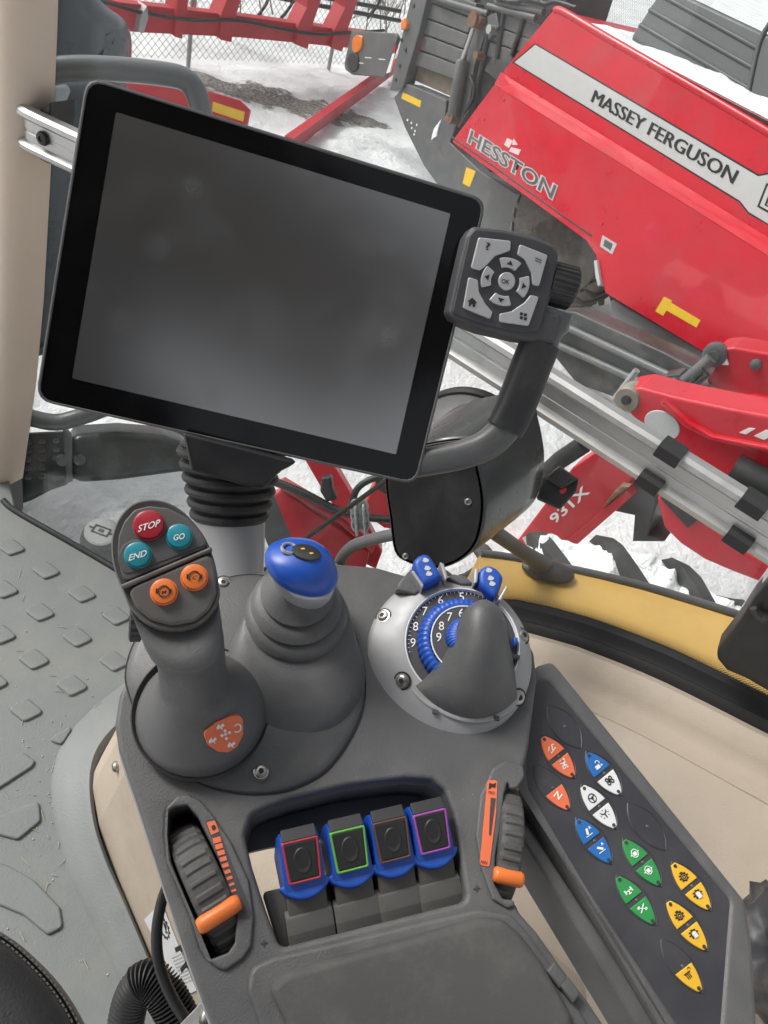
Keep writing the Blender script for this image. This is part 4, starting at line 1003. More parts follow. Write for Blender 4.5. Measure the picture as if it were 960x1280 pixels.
def seg(a0, a1, r0, r1):
    pts = []
    for k in range(9): a = rad(a0+(a1-a0)*k/8); pts.append((kc_[0]+r1*math.cos(a), kc_[1]-r1*math.sin(a)*1.0))
    for k in range(9): a = rad(a1+(a0-a1)*k/8); pts.append((kc_[0]+r0*math.cos(a), kc_[1]-r0*math.sin(a)))
    return pts
for a in (76, -14, -104, 166):
    k = key(seg(a-28, a+28, 36, 61), .001)
    d = V((math.cos(rad(a)), -math.sin(rad(a)))); n_ = V((-d.y, d.x)); c = V(kc_)+d*48
    part('arrow', PK, k3(*[tuple(c+d*6), tuple(c-d*5+n_*8), tuple(c-d*5-n_*8)]), KH-.001, KH+.0003, INK, k)
cc = PK.l(*k3(kc_)[0]); r = 10.8*(PK.w(*k3(kc_)[0])-CAM).dot(FW)/FPX
ok = add('key', lathe([(r*1.02, 0), (r, KH-.0006), (r*.93, KH), (0, KH)], 36), KEYS, kp, PK.at((cc.x, cc.y, 0)))
word('lettering', 'OK', PK, k3(kc_)[0], (10, 1.6), (.8, -5.5), KH+.0004, INK, ok, .02)
word('lettering', '?', PK, k3((260, 136))[0], (5.5, 1), (1.2, -9.5), KH+.0004, INK, kTL, .02)
word('lettering', '\u2302' if False else '=', PK, k3((386, 171))[0], (8, 3), (1, -4), KH+.0004, INK, kTR, .0)
part('icon', PK, k3((221, 264), (233, 277), (229, 278), (227, 288), (222, 287), (222, 281), (218, 280), (216, 286), (212, 285), (213, 274), (209, 273)), KH-.001, KH+.0003, INK, kBL)
for dx in (0, 1):
    for dy in (0, 1):
        x, y = 341+dx*10, 300+dy*10+dx*2.5; part('icon', PK, k3((x, y), (x+7, y+2), (x+5.5, y+9), (x-1.5, y+7)), KH-.001, KH+.0003, INK, kBR)
# handle
HP = [(690, 388, -.012), (681, 415, -.012), (668, 447, -.013), (655, 482, -.014), (643, 512, -.015), (630, 536, -.016), (608, 556, -.018), (578, 568, -.022), (545, 575, -.026), (505, 582, -.03)]
P3 = cr([PK.w(x, y, h) for x, y, h in HP], 4, False)
def hand(P, a, b, sides=20):
    rings = []
    for i, p in enumerate(P):
        t = (P[min(i+1, len(P)-1)]-P[max(i-1, 0)]).normalized(); n_ = PK.n - t*PK.n.dot(t); n_.normalize(); s = t.cross(n_)
        q = i/(len(P)-1); aa, bb = a(q), b(q)
        rings.append([p + s*(aa*math.copysign(abs(math.cos(x))**.7, math.cos(x))) + n_*(bb*math.copysign(abs(math.sin(x))**.7, math.sin(x))) for x in (2*math.pi*k/sides for k in range(sides))])
    return loft(rings, True, True, True, 50)
add('handle', hand(P3, lambda q: .0175 if q < .1 else .0145-.003*q, lambda q: .0105), PSTICK, kp)
GP = cr([PK.w(x, y, h) for x, y, h in [(676, 428, -.0122), (664, 457, -.0132), (652, 489, -.0142), (640, 517, -.0152), (630, 536, -.016)]], 4, False)
add('grip', hand(GP, lambda q: .0163, lambda q: .0125), BLKR, kp)
kn = PK.w(704, 358, -.014)
KA = (PM.u + PM.n*.12).normalized()
add('knob', lathe([(0.001, -.013), (.0155, -.013), (.0165, -.012), (.0165, .007), (.0155, .009), (.013, .0105), (0.001, .0108)], 144, rf=lambda a, k: 1+.055*(math.sin(a*24) > 0) if 1 < k < 4 else 1, ang=30), BLKR, kp, MX.Translation(kn) @ KA.to_track_quat('Z', 'Y').to_matrix().to_4x4())
add('knob_collar', lathe([(.013, -.02), (.0175, -.02), (.0175, -.0145), (.013, -.013)], 40, ring=True), PGD, kp, MX.Translation(kn) @ KA.to_track_quat('Z', 'Y').to_matrix().to_4x4())

# ------------------------------------------------------------------ monitor post with rubber gaiter
pt = PM.w(288, 565, -.03); pb = PC.w(296, 760, -.05)
PP = (pt-pb).normalized()
mp = thing('monitor_post', pb, 'grey monitor post with black ribbed rubber gaiter behind the joystick', 'post')
def dpx(p, wpx): return wpx*(p-CAM).dot(FW)/FPX
ptop = CAM + ray(287, 648).normalized()*(pt-CAM).length*1.055
pbot = CAM + ray(296, 790).normalized()*(pt-CAM).length*1.03
axp = (ptop-pbot).normalized(); Mp = MX.Translation(pbot) @ axp.to_track_quat('Z', 'Y').to_matrix().to_4x4(); Lp = (ptop-pbot).length
r1, r0 = dpx(ptop, 44), dpx(pbot, 30)
add('column', lathe([(r0*.98, 0), (r0, .002), (lerp(r0, r1, .45), Lp*.4), (lerp(r0, r1, .8), Lp*.75), (r1, Lp)], 40), POSTG, mp, Mp)
gt = CAM + ray(290, 556).normalized()*(pt-CAM).length*1.035
ga = (gt-ptop).normalized(); Lg = (gt-ptop).length; prof = [(r1*.9, -.004)]
nring = 6; rg = dpx(ptop, 48)
for k in range(nring):
    t = k/nring; rr = rg*(1+.40*t)
    prof += [(rr*.94, Lg*t), (rr*1.0, Lg*(t+.02)), (rr*1.03, Lg*(t+.065)), (rr*1.0, Lg*(t+.11)), (rr*.93, Lg*(t+.135))]
prof += [(rg*1.3, Lg)]
add('gaiter', lathe(prof, 48, ang=30), BLKR, mp, MX.Translation(ptop) @ ga.to_track_quat('Z', 'Y').to_matrix().to_4x4())
PT = Pl(CAM + ray(285, 580).normalized()*((gt-CAM).length-.072), PM.n*.5+tocam(gt)*.6, RT)
part('bracket', PT, [(228, 540), (372, 577), (362, 584), (350, 590), (330, 611), (300, 606), (238, 588)], -.03, 0, BLK, mp, bev=.003, fil=.002)

# ------------------------------------------------------------------ black drum shaped housing by the window
dv = thing('round_housing', PW.w(600, 690, .05), 'black drum shaped housing with flat screwed face between dial and window', 'housing')
fpt = PW.w(560, 590, .20)
PV = Pl(fpt, tocam(fpt)*.9 + V((0, 0, -.1)) - RT*.1, RT)
face_px = [(480, 590), (500, 560), (585, 545), (597, 575), (606, 620), (604, 655), (594, 685), (570, 705), (540, 712), (508, 704), (492, 690), (486, 650)]
L = cr(PV.ls(face_px), 4)
if area(L) < 0: L.reverse()
cv_ = sum(L, V((0, 0)))/len(L)
sh = (PV.l(632, 560, -.11)-PV.l(560, 615, -.11))
rings = []
for t, k, h in ((0, .965, 0), (.01, .99, -.001), (.03, 1.0, -.004), (.35, 1.04, -.04), (.7, 1.07, -.08), (1, 1.08, -.11), (1.02, 1.04, -.115)):
    off = (PV.l(622, 575, -.11) - PV.l(548, 630, 0))*t
    rings.append([V((*(cv_+off+(p-cv_)*k), h)) for p in L])
rings.reverse()
vb = mat('housing_plastic', (.035, .035, .035), .3, var=.05, coat=.2)
add('body', loft(rings, True, False, True, 40), vb, dv, PV.M)
add('face', prism([offs(L, .0045)], -.004, .0006, .0012), BLK, dv, PV.M, wn=True)
q = PV.l(585, 627, .0006); Mx = PV.at((q.x, q.y, .0006)); s_ = add('screw', scr, CHR, dv, Mx @ MX.Diagonal((.55, .55, .5, 1)))
q = PV.l(507, 695, .0006); add('screw', scr, BLK, dv, PV.at((q.x, q.y, .0006)) @ MX.Diagonal((.5, .5, .5, 1)))
# rear flange of the housing against the glass
fc = PW.l(585, 575, .004); fr_ = 96*(PW.w(585, 575)-CAM).dot(FW)/FPX
add('flange', lathe([(fr_, .001), (fr_, .007), (fr_*.965, .010), (fr_*.94, .010), (fr_*.94, .001)], 72, ring=True), BLK, dv, PW.at((fc.x, fc.y, 0)) @ MX.Diagonal((.93, 1.02, 1, 1)))
add('rear_shell', lathe([(fr_*.93, .002), (fr_*.92, .03), (fr_*.82, .055), (fr_*.7, .066), (fr_*.66, .06), (fr_*.9, .001)], 72, ring=True), PG, dv, PW.at((fc.x, fc.y, 0)) @ MX.Diagonal((.93, 1.02, 1, 1)))
# black latch block on the glass beside it
lt = thing('window_latch', PW.w(700, 610, .0), 'black angular latch block fixed to the glass beside the drum housing', 'latch')
lp = PW.w(697, 612, .04); PLt = Pl(lp, tocam(lp), RT)
part('block', PLt, k4((400, 235), (438, 203), (488, 238), (482, 268), (440, 315), (380, 288)), -.045, 0, BLK, lt, bev=.004, fil=.004)
part('tongue', PLt, k4((438, 265), (458, 258), (455, 270), (444, 276)), -.002, .0012, mat('red_tongue', (.4, .03, .03), .4), lt, bev=.0004)
part('cover', PLt, k4((402, 236), (438, 205), (486, 238), (445, 262)), -.002, .003, vb, lt, bev=.0015, fil=.003)
# ------------------------------------------------------------------ beige seat pedestal under the armrest
ped_px = [(158, 930), (118, 972), (116, 995), (124, 1040), (150, 1110), (190, 1205), (250, 1330)]
PL_ = [PF.l(*p) for p in ped_px]
PL_ += [V((PF.l(250, 1330).x+.25, PF.l(250, 1330).y-.05)), PF.l(700, 1300)+V((.0, -.1)), PF.l(640, 1000)+V((.06, 0)), PF.l(400, 930)]
L = rnd(PL_, .03)
if area(L) < 0: L.reverse()
rings = []
cen = sum(L, V((0, 0)))/len(L)
for k, h in ((1.0, .002), (1.0, .03), (.96, .09), (.9, .17), (.83, .27), (.78, .36), (.75, .37)):
    rings.append([V((*(cen+(p-cen)*k), h)) for p in L])
sp_ = thing('seat_pedestal', PF.up((cen.x, cen.y, 0)), 'beige moulded plastic pedestal under the armrest with silver warning label', 'pedestal')
pedo = add('cover', loft(rings, True, True, True, 60), BEI, sp_, PF.M)
# warning label standing on the pedestal flank
A3, B3 = onz(150, 1110, FLOOR), onz(190, 1205, FLOOR)
dv_ = (B3-A3).normalized(); nl = V((dv_.y, -dv_.x, 0))
if nl.dot(CAM-A3) < 0: nl = -nl
lq, lnn = surf(pedo, 207, 1190); PLB = Pl(lq, lnn, dv_)
lab = part('warning_label', PLB, z3((160, 612), (216, 556), (332, 850), (292, 868)), 0, .001, WHTB, sp_)
(gx, gy), = z3((231, 640)); gq = PLB.l(gx, gy); sg = (PLB.w(gx, gy)-CAM).dot(FW)/FPX
gear = []
for k in range(48):
    a = 2*math.pi*k/48; r = (13.5 if (k//2) % 2 else 16.5)*sg; gear.append(V((gq.x+r*math.cos(a)*.8, gq.y+r*math.sin(a)*1.15)))
add('pictogram', prism([gear, circ(gq, 10*sg, 24, 12.5*sg)], .0008, .0014), INK, lab, PLB.M)
word('pictogram', '!', PLB, (gx, gy), (3.2, 1), (-3, -14), .0015, INK, lab, .03)
part('pictogram', PLB, z3((262, 706), (290, 692), (312, 745), (302, 770), (285, 790), (280, 775), (300, 750), (285, 712), (266, 722)), .0008, .0013, INK, lab)
for k in range(9):
    t = k/8; word('lettering', 'lllililll', PLB, z3((268+38*t, 735+85*t))[0], (11, -5), (-.4, -1.6), .0013, INK, lab)
# screw head on the pedestal
q, _n = surf(pedo, 147, 958); nl = _n; add('stud', lathe([(.008, 0), (.008, .004), (.005, .007), (0, .0075)], 20), CHR, sp_, MX.Translation(q) @ nl.to_track_quat('Z', 'Y').to_matrix().to_4x4())

# ------------------------------------------------------------------ corrugated hose, cable, metal bracket
hp = cr([PC.w(x, y, h) for x, y, h in [(152, 1420, -.14), (154, 1330, -.13), (158, 1275, -.12), (168, 1240, -.11), (186, 1226, -.105), (204, 1240, -.105), (220, 1268, -.11), (240, 1310, -.12), (275, 1380, -.14)]], 28, False)
HS = add('corrugated_hose', tube(hp, lambda i, n: .0125+.0016*(1 if i % 4 < 2 else -1)*(1 if i > n*.42 else .15), 16), BLKR, label='black corrugated hose curving up beside the pedestal', cat='hose')
cp = cr([PC.w(x, y, h) for x, y, h in [(212, 1100, -.06), (202, 1128, -.066), (196, 1165, -.07), (199, 1205, -.075), (214, 1245, -.085), (238, 1285, -.1), (262, 1330, -.12)]], 8, False)
add('black_cable', tube(cp, .0038, 10), BLK, label='thin black cable hanging from the armrest across the warning label', cat='cable')
mb = thing('metal_bracket', PC.w(245, 1290, -.12), 'bare steel bracket with a bolt under the armrest edge beside the hose', 'bracket')
PMB = Pl(PC.w(250, 1270, -.09), PC.n, PC.u)
part('plate', PMB, [(225, 1280), (252, 1252), (272, 1275), (290, 1330), (235, 1340)], -.004, 0, SILV, mb, bev=.001)
q = PMB.l(263, 1272); add('bolt', scr, CHR, mb, PMB.at((q.x, q.y, 0)))

# ------------------------------------------------------------------ seat corner with stitching
PSeat = Pl(onz(30, 1230, 2.2), (0, -.05, 1), (1, 0, 0))
seat = thing('driver_seat', onz(0, 1300, 1.75), 'rounded corner of black leather driver seat with stitched seam', 'seat')
edge = cr(PSeat.ls([(-260, 1090), (-120, 1112), (-40, 1136), (10, 1162), (44, 1190), (74, 1222), (98, 1258), (120, 1305), (140, 1370), (150, 1460)]), 6, False)
sc_ = PSeat.l(-150, 1420)
rings = []
for k, h in ((1.0, -.40), (.99, -.10), (.995, -.075), (1.0, -.05), (.995, -.025), (.975, -.010), (.958, -.006), (.952, -.0085), (.946, -.005), (.90, .004), (.75, .012), (.5, .014), (.2, .014)):
    rings.append([V((*(sc_+(p-sc_)*k), h)) for p in edge])
add('cushion', loft(rings, False, False, False, 60), LEA, seat, PSeat.M)
for k_, h_ in ((.964, -.0055), (.939, -.0025)):
    S_ = []; P_ = [V((*(sc_+(p-sc_)*k_), h_)) for p in edge]
    for p, nx in zip(P_, P_[1:]):
        n_ = max(1, int((nx-p).length/.0052))
        for k in range(n_): S_.append(tube([p.lerp(nx, k/n_), p.lerp(nx, (k+.6)/n_)], .0008, 5))
    add('stitching', join(*S_), mat('thread', (.10, .10, .10), .6), seat, PSeat.M, kind='stuff')

# ------------------------------------------------------------------ black hinge arm at the rear of the window
ha = part('hinge_arm', PW, q5((1100, 230), (960, 330), (900, 400), (850, 480), (800, 545), (765, 590), (762, 620), (800, 665), (880, 700), (1000, 770), (1300, 900), (1300, 230)), .012, .05, BLK, win, bev=.012, fil=.012)
part('edge_strip', PW, q5((985, 270), (960, 300), (915, 360), (850, 460), (838, 480), (832, 495), (850, 492), (905, 405), (960, 340), (1000, 320)), .004, .03, mat('clear_edge', (.55, .57, .57), .2, var=.05), ha, bev=.002)
pvp = [PW.w(x, y, .06) for x, y in q5((905, 420), (915, 445), (940, 465), (955, 455))]
add('spring', tube(cr(pvp, 5, False), .004, 8), DGR2, ha)

# ------------------------------------------------------------------ crumpled bag at the rear of the panel
def lump(c, r, seed, sq=(1, 1, 1), n=24, amp=.3, fr=3.):
    from mathutils import noise
    bm = bmesh.new(); bmesh.ops.create_icosphere(bm, subdivisions=4, radius=1)
    for v in bm.verts:
        p = v.co.copy(); k = 1+amp*noise.noise(p*fr+V((seed, 0, 0)))+amp*.5*abs(noise.noise(p*fr*2.3+V((0, seed, 0))))
        v.co = V((p.x*sq[0], p.y*sq[1], p.z*sq[2]))*r*k
    me = bpy.data.meshes.new('m'); bm.to_mesh(me); bm.free(); me.polygons.foreach_set('use_smooth', [True]*len(me.polygons)); return me
bq = onz(985, 1195, 2.3)
add('crumpled_bag', lump(None, .04, 3, (1, 1.5, 1.5), amp=.45, fr=2.6), mat('bag_plastic', (.035, .036, .04), .4, var=.4, vs_=14, dirt=(.3, .24, .18), ds=12, da=.6), None, MX.Translation(bq),
    label='crumpled dark grey bag wedged behind the button panel', cat='bag')

# ------------------------------------------------------------------ unseen seat back and headliner panel, added to shape the screen's reflection
def rbox(c, hx, hy, hz, r, seg=6):
    rows = []
    L = rnd(rect(-hx, -hy, hx, hy), r, seg)
    for k in range(seg+1):
        a = -math.pi/2+k/seg*math.pi/2; rows.append([V((c[0]+p.x, c[1]+p.y, c[2]-hz+r+r*math.sin(a))) for p in offs(L, r*(1-math.cos(a)))])
    for k in range(seg+1):
        a = k/seg*math.pi/2; rows.append([V((c[0]+p.x, c[1]+p.y, c[2]+hz-r+r*math.sin(a))) for p in offs(L, r*(1-math.cos(a)))])
    return loft(rows, True, True, True, 60)
Msb = MX.Translation((-.27, -.40, 2.78)) @ MX.Rotation(rad(-12), 4, 'Z') @ MX.Rotation(rad(10), 4, 'X')
add('added_backrest', rbox((0, 0, 0), .25, .06, .40, .055), LEA, seat, Msb)  # unseen seat back, added to darken the screen's lower left reflection
add('added_headrest', rbox((0, .0, .54), .14, .05, .10, .045), LEA, seat, Msb)
roof_o = [wpt(s, d, 3.45) for s, d in ((-.35, .86), (1.6, .86), (1.6, 1.5), (-.35, 1.5))]  # unseen partial roof, left open at the front to light the console
PRo = Pl((0, 0, 3.45), (0, 0, 1), (1, 0, 0))
add('added_roof_panel', prism([rnd([V((p.x, p.y)) for p in roof_o], .06)], 0, .10, .03), mat('headliner', (.045, .04, .036), .9), None, PRo.M, label='dark grey headliner panel added out of view to darken the screen reflection', cat='added panel')

# straw bits and crumbs trodden onto the mat
rs = random.Random(3); bits = []
for k in range(150):
    x, y = rs.uniform(0, 150), rs.uniform(700, 1240)
    if rs.random() < .6: x, y = rs.gauss(62, 26), rs.gauss(985, 60)
    p = PF.l(x, y); a = rs.uniform(0, 6.3)
    if k % 3 == 0:
        L_ = rs.uniform(.006, .022); bits.append(tube([V((p.x, p.y, .001)), V((p.x+L_*math.cos(a), p.y+L_*math.sin(a), .0025))], .0005, 4))
    else:
        r_ = rs.uniform(.0006, .0019); bits.append(moved(lathe([(r_, 0), (r_*.8, r_*.8), (.0001, r_)], 5), MX.Translation((p.x, p.y, 0))))
add('floor_litter', join(*bits), mat('dry_straw', (.42, .37, .27), .8, var=.3, vs_=90), mat_o, PF.M, kind='stuff')
from mathutils import noise
# ------------------------------------------------------------------ parts of this tractor outside the glass
# yellow fender strip with a black foot bracket
yz = 2.16
fy = [onz(*p, yz) for p in [(600, 692), (640, 697), (697, 708), (750, 719), (807, 733), (865, 750), (923, 768), (990, 790), (1060, 812)]]
inner = [PW.w(x, y, -.012) for x, y in [(600, 745), (640, 752), (690, 765), (740, 780), (790, 798), (840, 818), (893, 844), (960, 876), (1030, 910)]]
fd = thing('yellow_fender', onz(800, 760, yz-.1), 'pale yellow painted fender ledge just outside the window', 'fender')
rings = []
for o, i in zip(fy, inner):
    i2 = V((i.x, i.y, yz-.004)); b = o-i2
    rings.append([i2+V((0, 0, -.1)), i2, i2+b*.5, i2+b*.95, i2+b+V((0, 0, -.01)), i2+b+V((0, 0, -.1))])
add('ledge', loft(rings, True, True, True, 50), YEL, fd)
add('edge_trim', tube([p+V((0, 0, -.001)) for p in cr(fy, 4, False)], .008, 8), DGR, fd)
fb = thing('foot_bracket', onz(690, 715, yz), 'grey plastic foot with slanted strut standing on the yellow fender', 'bracket')
fq = onz(684, 715, yz+.004)
add('foot', lathe([(.042, 0), (.043, .006), (.036, .012), (.018, .018), (0.001, .02)], 32), DGR2, fb, MX.Translation(fq) @ MX.Rotation(.2, 4, 'Z') @ MX.Diagonal((1.1, .55, 1, 1)))
st0, st1 = fq+V((-.012, 0, .01)), PW.w(628, 672, -.03)
add('strut', tube([st0, lerp(st0, st1, .5), st1, lerp(st0, st1, 1.6)], lambda i, n: (.017, .012, .012, .012)[i], 12), DGR2, fb)

# big lugged tyre with snow behind the fender
def tyre(name, cen, axis, R, W, nl, label, m, parent=None, lug=.05, group=None):
    t = parent or thing(name, cen-V((0, 0, R)), label, 'tyre', group)
    M = MX.Translation(cen) @ axis.to_track_quat('Z', 'Y').to_matrix().to_4x4()
    w = W/2
    body = add('tyre' if parent else 'carcass', lathe([(R*.55, -w*.8), (R*.7, -w*1.0), (R*.84, -w*.98), (R*.90, -w*.85), (R*.915, -w*.4), (R*.92, 0), (R*.915, w*.4), (R*.90, w*.85), (R*.84, w*.98), (R*.7, w), (R*.55, w*.8)], 72), mat('worn_tyre', (.065, .06, .054), .85, var=.3, vs_=9, bump=.6, bs=30, bd=.01, dirt=(.2, .17, .13), ds=5, da=.6) if parent else TYRB, t, M)
    if parent: t = body
    add('rim', lathe([(0.001, -w*.3), (R*.3, -w*.3), (R*.5, -w*.55), (R*.56, -w*.82), (R*.56, w*.82), (R*.5, w*.55), (R*.3, w*.3), (0.001, w*.3)], 48), DGR, t, M)
    lw = lug/R
    for s in (-1, 1):
        rows = []
        for k in range(7):
            q = k/6; zz = s*w*(q*1.04); aa = -q*.32; rr = R*(1.0 if q < .8 else 1.0-.13*(q-.8)/.2)
            wd = .5*lw*(1+.3*q)
            rows.append([V((rq*math.cos(aa+da), rq*math.sin(aa+da), zz)) for rq, da in ((R*.87, -wd*1.25), (rr*.985, -wd), (rr, -wd*.75), (rr, wd*.75), (rr*.985, wd), (R*.87, wd*1.25))])
        me = loft(rows, True, True, True, 40)
        if s > 0: pass
        for k in range(nl):
            a = 2*math.pi*(k+(.5 if s > 0 else 0))/nl; add('lug', me, m, t, M @ MX.Rotation(a, 4, 'Z'))
    return t, M
tc_ = wpt(1.28, -.76, 1.07)
RT_R, RT_W = .70, .50
tyre('snowy_tyre', tc_, WN, RT_R, RT_W, 20, 'dark lugged tractor tyre with snow between its lugs beyond the fender', TYRB, lug=.055)
def snow_cap(M, R, W, a0, a1, seed, name='snow'):
    rows = []
    for i in range(101):
        a = a0+(a1-a0)*i/100; row = []
        for j in range(41):
            z = W*(-.48+.96*j/40); e = min(1, 6*min(i/100, 1-i/100))*min(1, 7*min(j/40, 1-j/40))
            k = noise.noise(V((a*7, z*9, seed)))*.55+.5*noise.noise(V((a*19, z*23, seed+4)))+.18*noise.noise(V((a*50, z*60, seed)))
            r = R*.915 + e*(.040+.075*k) - .012
            row.append(V((r*math.cos(a), r*math.sin(a), z)))
        rows.append(row)
    return loft(rows, False, False, False, 180)
Mt = MX.Translation(tc_) @ WN.to_track_quat('Z', 'Y').to_matrix().to_4x4()
inv = Mt.inverted().to_3x3() @ V((0, 0, 1)); at_ = math.atan2(inv.y, inv.x)
add('snow_cover', snow_cap(Mt, RT_R, RT_W, at_-1.0, at_+1.0, 2), SNOW, None, Mt, label='lumpy white snow lying on top of the dark tractor tyre', cat='snow')

# bonnet side, grab loop, perforated fender and filler cap at the front of the window
hd_ = thing('tractor_bonnet', at(110, 250, 2.6)-V((0, 0, .8)), 'glossy grey blue tractor bonnet behind the monitor', 'bonnet')
ph = at(110, 120, 2.3); PH = Pl(ph, tocam(ph)+V((.3, 0, .15)), RT)
part('bonnet_shell', PH, [(-250, -300), (40, -200), (95, -60), (140, 0), (168, 18), (177, 45), (176, 78), (172, 90), (165, 180), (150, 420), (-250, 460)], -.5, 0, HOOD, hd_, bev=.09, fil=.12)
part('bonnet_flank', PH, [(-250, 92), (60, 96), (150, 92), (152, 440), (-250, 480)], -.2, .07, HOOD, hd_, bev=.05, fil=.03)
part('side_lamp', PH, [(62, 108), (84, 104), (90, 112), (84, 128), (66, 128)], .05, .085, mat('clear_lamp', (.4, .43, .45), .15, coat=.5), hd_, bev=.01, fil=.02)
part('blue_badge', PH, [(54, 112), (65, 108), (62, 128), (56, 138)], .06, .08, mat('badge_blue', (.08, .2, .5), .3), hd_, bev=.003)
gl = [at(x, y, d) for x, y, d in [(50, 96, 1.9), (64, 88, 1.9), (100, 85, 1.9), (150, 87, 1.9), (200, 92, 1.9), (228, 98, 1.9), (242, 110, 1.9), (250, 132, 1.9), (256, 170, 1.9), (262, 230, 1.9)]]
add('grab_loop', tube(cr(gl, 5, False), .024, 14), mat('loop_paint', (.12, .125, .13), .34, var=.06, coat=.2), label='thick dark grey tubular grab loop arching above the monitor corner', cat='handle')
gl = [at(x, y, d) for x, y, d in [(30, 520, 1.9), (70, 528, 1.9), (110, 518, 1.9), (150, 506, 1.95), (230, 500, 2.0)]]
add('lower_tube', tube(cr(gl, 5, False), .02, 12), MATS['loop_paint'], label='grey tube above the perforated plate seen under the monitor', cat='handle')
# front fender: perforated plate and curved shield, with drifted snow
pf = at(80, 580, 1.95); PPf = Pl(pf, tocam(pf)+V((0, 0, -.3)), RT)
ff = thing('front_fender', pf-V((0, 0, .2)), 'dark perforated front fender plate with curved shield under the monitor', 'fender')
holes = []
for i in range(3):
    for j in range(5):
        x, y = 35+i*17.5, 553+j*11-i*1.0
        if (i, j) in ((2, 4), (2, 3)): continue
        holes.append([(x-4, y-3), (x+4, y-3.4), (x+4, y+3), (x-4, y+3.4)])
L = [PPf.ls([(-30, 545), (82, 540), (84, 606), (-30, 644)])] + [rnd(PPf.ls(h), .006) for h in holes]
add('perforated_plate', prism(L, -.012, 0, .002), mat('fender_black', (.022, .025, .028), .45, var=.2, dirt=(.12, .12, .12), ds=12, da=.3), ff, PPf.M)
part('bracket', PPf, [(78, 533), (90, 548), (91, 602), (83, 605), (80, 560)], -.03, .02, DGR, ff, bev=.004)
part('shield', PPf, [(88, 545), (150, 541), (205, 545), (235, 556), (245, 570), (240, 590), (150, 602), (90, 606)], -.10, .01, mat('shield_plastic', (.022, .025, .028), .35, var=.2, vs_=20, dirt=(.2, .2, .2), ds=14, da=.35), ff, bev=.02, fil=.03)
for x, y in ((78, 575), (99, 574)):
    q = PPf.l(x, y, .012); add('bolt', lathe([(.014, 0), (.014, .008), (.009, .012), (0.001, .013)], 18), DGR, ff, PPf.at((q.x, q.y, .01)))
# snow pile on the step below
def drift(pl, pts, hh, seed, n=34):
    L = cr(pl.ls(pts), 6); xs = [p.x for p in L]; ys = [p.y for p in L]; c = sum(L, V((0, 0)))/len(L); rings = []
    for k in range(n):
        t = k/(n-1); row = []
        for p in L:
            q = c+(p-c)*(1-t); d = (1-(1-t)**2.2)
            row.append(V((q.x, q.y, hh*d*(.75+.5*noise.noise(V((q.x*6, q.y*6, seed))))+hh*.12*noise.noise(V((q.x*30, q.y*30, seed)))*min(1, t*8))))
        rings.append(row)
    return loft(rings, False, True, True, 180)
PSn = Pl(onz(130, 640, 1.36), (0, 0, 1), (1, 0, 0))
stp = part('side_step', PSn, [(-60, 560), (300, 520), (420, 800), (60, 900)], -.05, -.005, DGR2, None, label='dark step plate under a heap of snow below the window', cat='step')
add('snow_heap', drift(PSn, [(10, 640), (40, 625), (100, 596), (160, 588), (230, 590), (300, 620), (340, 720), (240, 780), (120, 730), (60, 690)], .07, 5), SNOW, None, PSn.M, label='heap of white snow on the step below the perforated fender', cat='snow')
fc_ = onz(131, 660, 1.5); fcM = MX.Translation(fc_-V((0, 0, .14))) @ MX.Rotation(.12, 4, 'X')
fcp = thing('filler_cap', fc_-V((0, 0, .14)), 'round ribbed filler cap with pale embossed top behind the joystick', 'cap')
rc = 21*(fc_-CAM).dot(FW)/FPX
add('cap_body', lathe([(rc*1.4, 0), (rc*1.32, .06), (rc*1.2, .12), (rc*1.1, .135), (rc*.95, .141), (0.001, .141)], 48, rf=lambda a, k: 1+.02*math.sin(a*16) if k < 3 else 1), DGR, fcp, fcM)
add('cap_top', lathe([(rc*.98, .138), (rc*.96, .145), (rc*.9, .147), (0.001, .147)], 40), mat('cap_pale', (.7, .71, .69), .5, var=.1, vs_=60), fcp, fcM)
for a, b in (((-.5, -.3), (.5, -.22)), ((-.5, .22), (.5, .3)), ((-.5, -.3), (-.42, .3)), ((.42, -.3), (.5, .3)), ((-.15, -.1), (.15, .1)), ((-.75, -.05), (-.5, .05)), ((.5, -.05), (.75, .05))):
    add('emblem', box((a[0]*rc, a[1]*rc, .146), (b[0]*rc, b[1]*rc, .1495)), DGR, fcp, fcM)

# ------------------------------------------------------------------ square baler parked alongside
BD = ray(-400, -555); BD.z = 0; BD.normalize(); BN = V((BD.y, -BD.x, 0))
if BN.dot(V((0, -1, 0))) < 0: BN = -BN
B0 = onz(695, 10, 2.2)
PBa = Pl(B0, BN, -BD)                                             # baler side face, u runs to the right
ba = thing('square_baler', PBa.w(760, 365)*1.0 - V((0, 0, PBa.w(760, 365).z)), 'red and grey square baler with silver name stripe, snow on its deck', 'baler')
rT = k2((295, 182), (1060, 655)); rB = k2((283, 197), (1060, 700))
upP = [(693, 11), (704, 12), (965, 164), (1010, 190)] + [(1010, 327.5), (627.5, 91)]
def below(pts): return pts
part('upper_panel', PBa, upP, -.06, 0, RED, ba, bev=.003, fil=.03)
add('top_roll', tube(cr([PBa.w(x, y, -.02) for x, y in [(694, 14), (704, 15), (760, 48), (860, 106), (965, 168), (1040, 212)]], 4, False), .032, 12), RED, ba)
loP = [(618, 106), (1010, 352), (1010, 550), (882, 441), (757, 366), (745, 318), (733, 300), (565, 177)]
part('lower_panel', PBa, loP, -.06, .16, RED, ba, fil=.02)
a0, a1 = PBa.l3(626, 90, -.002), PBa.l3(1012, 328, -.002); b0_, b1_ = PBa.l3(618, 105.5, .161), PBa.l3(1012, 352.5, .161)
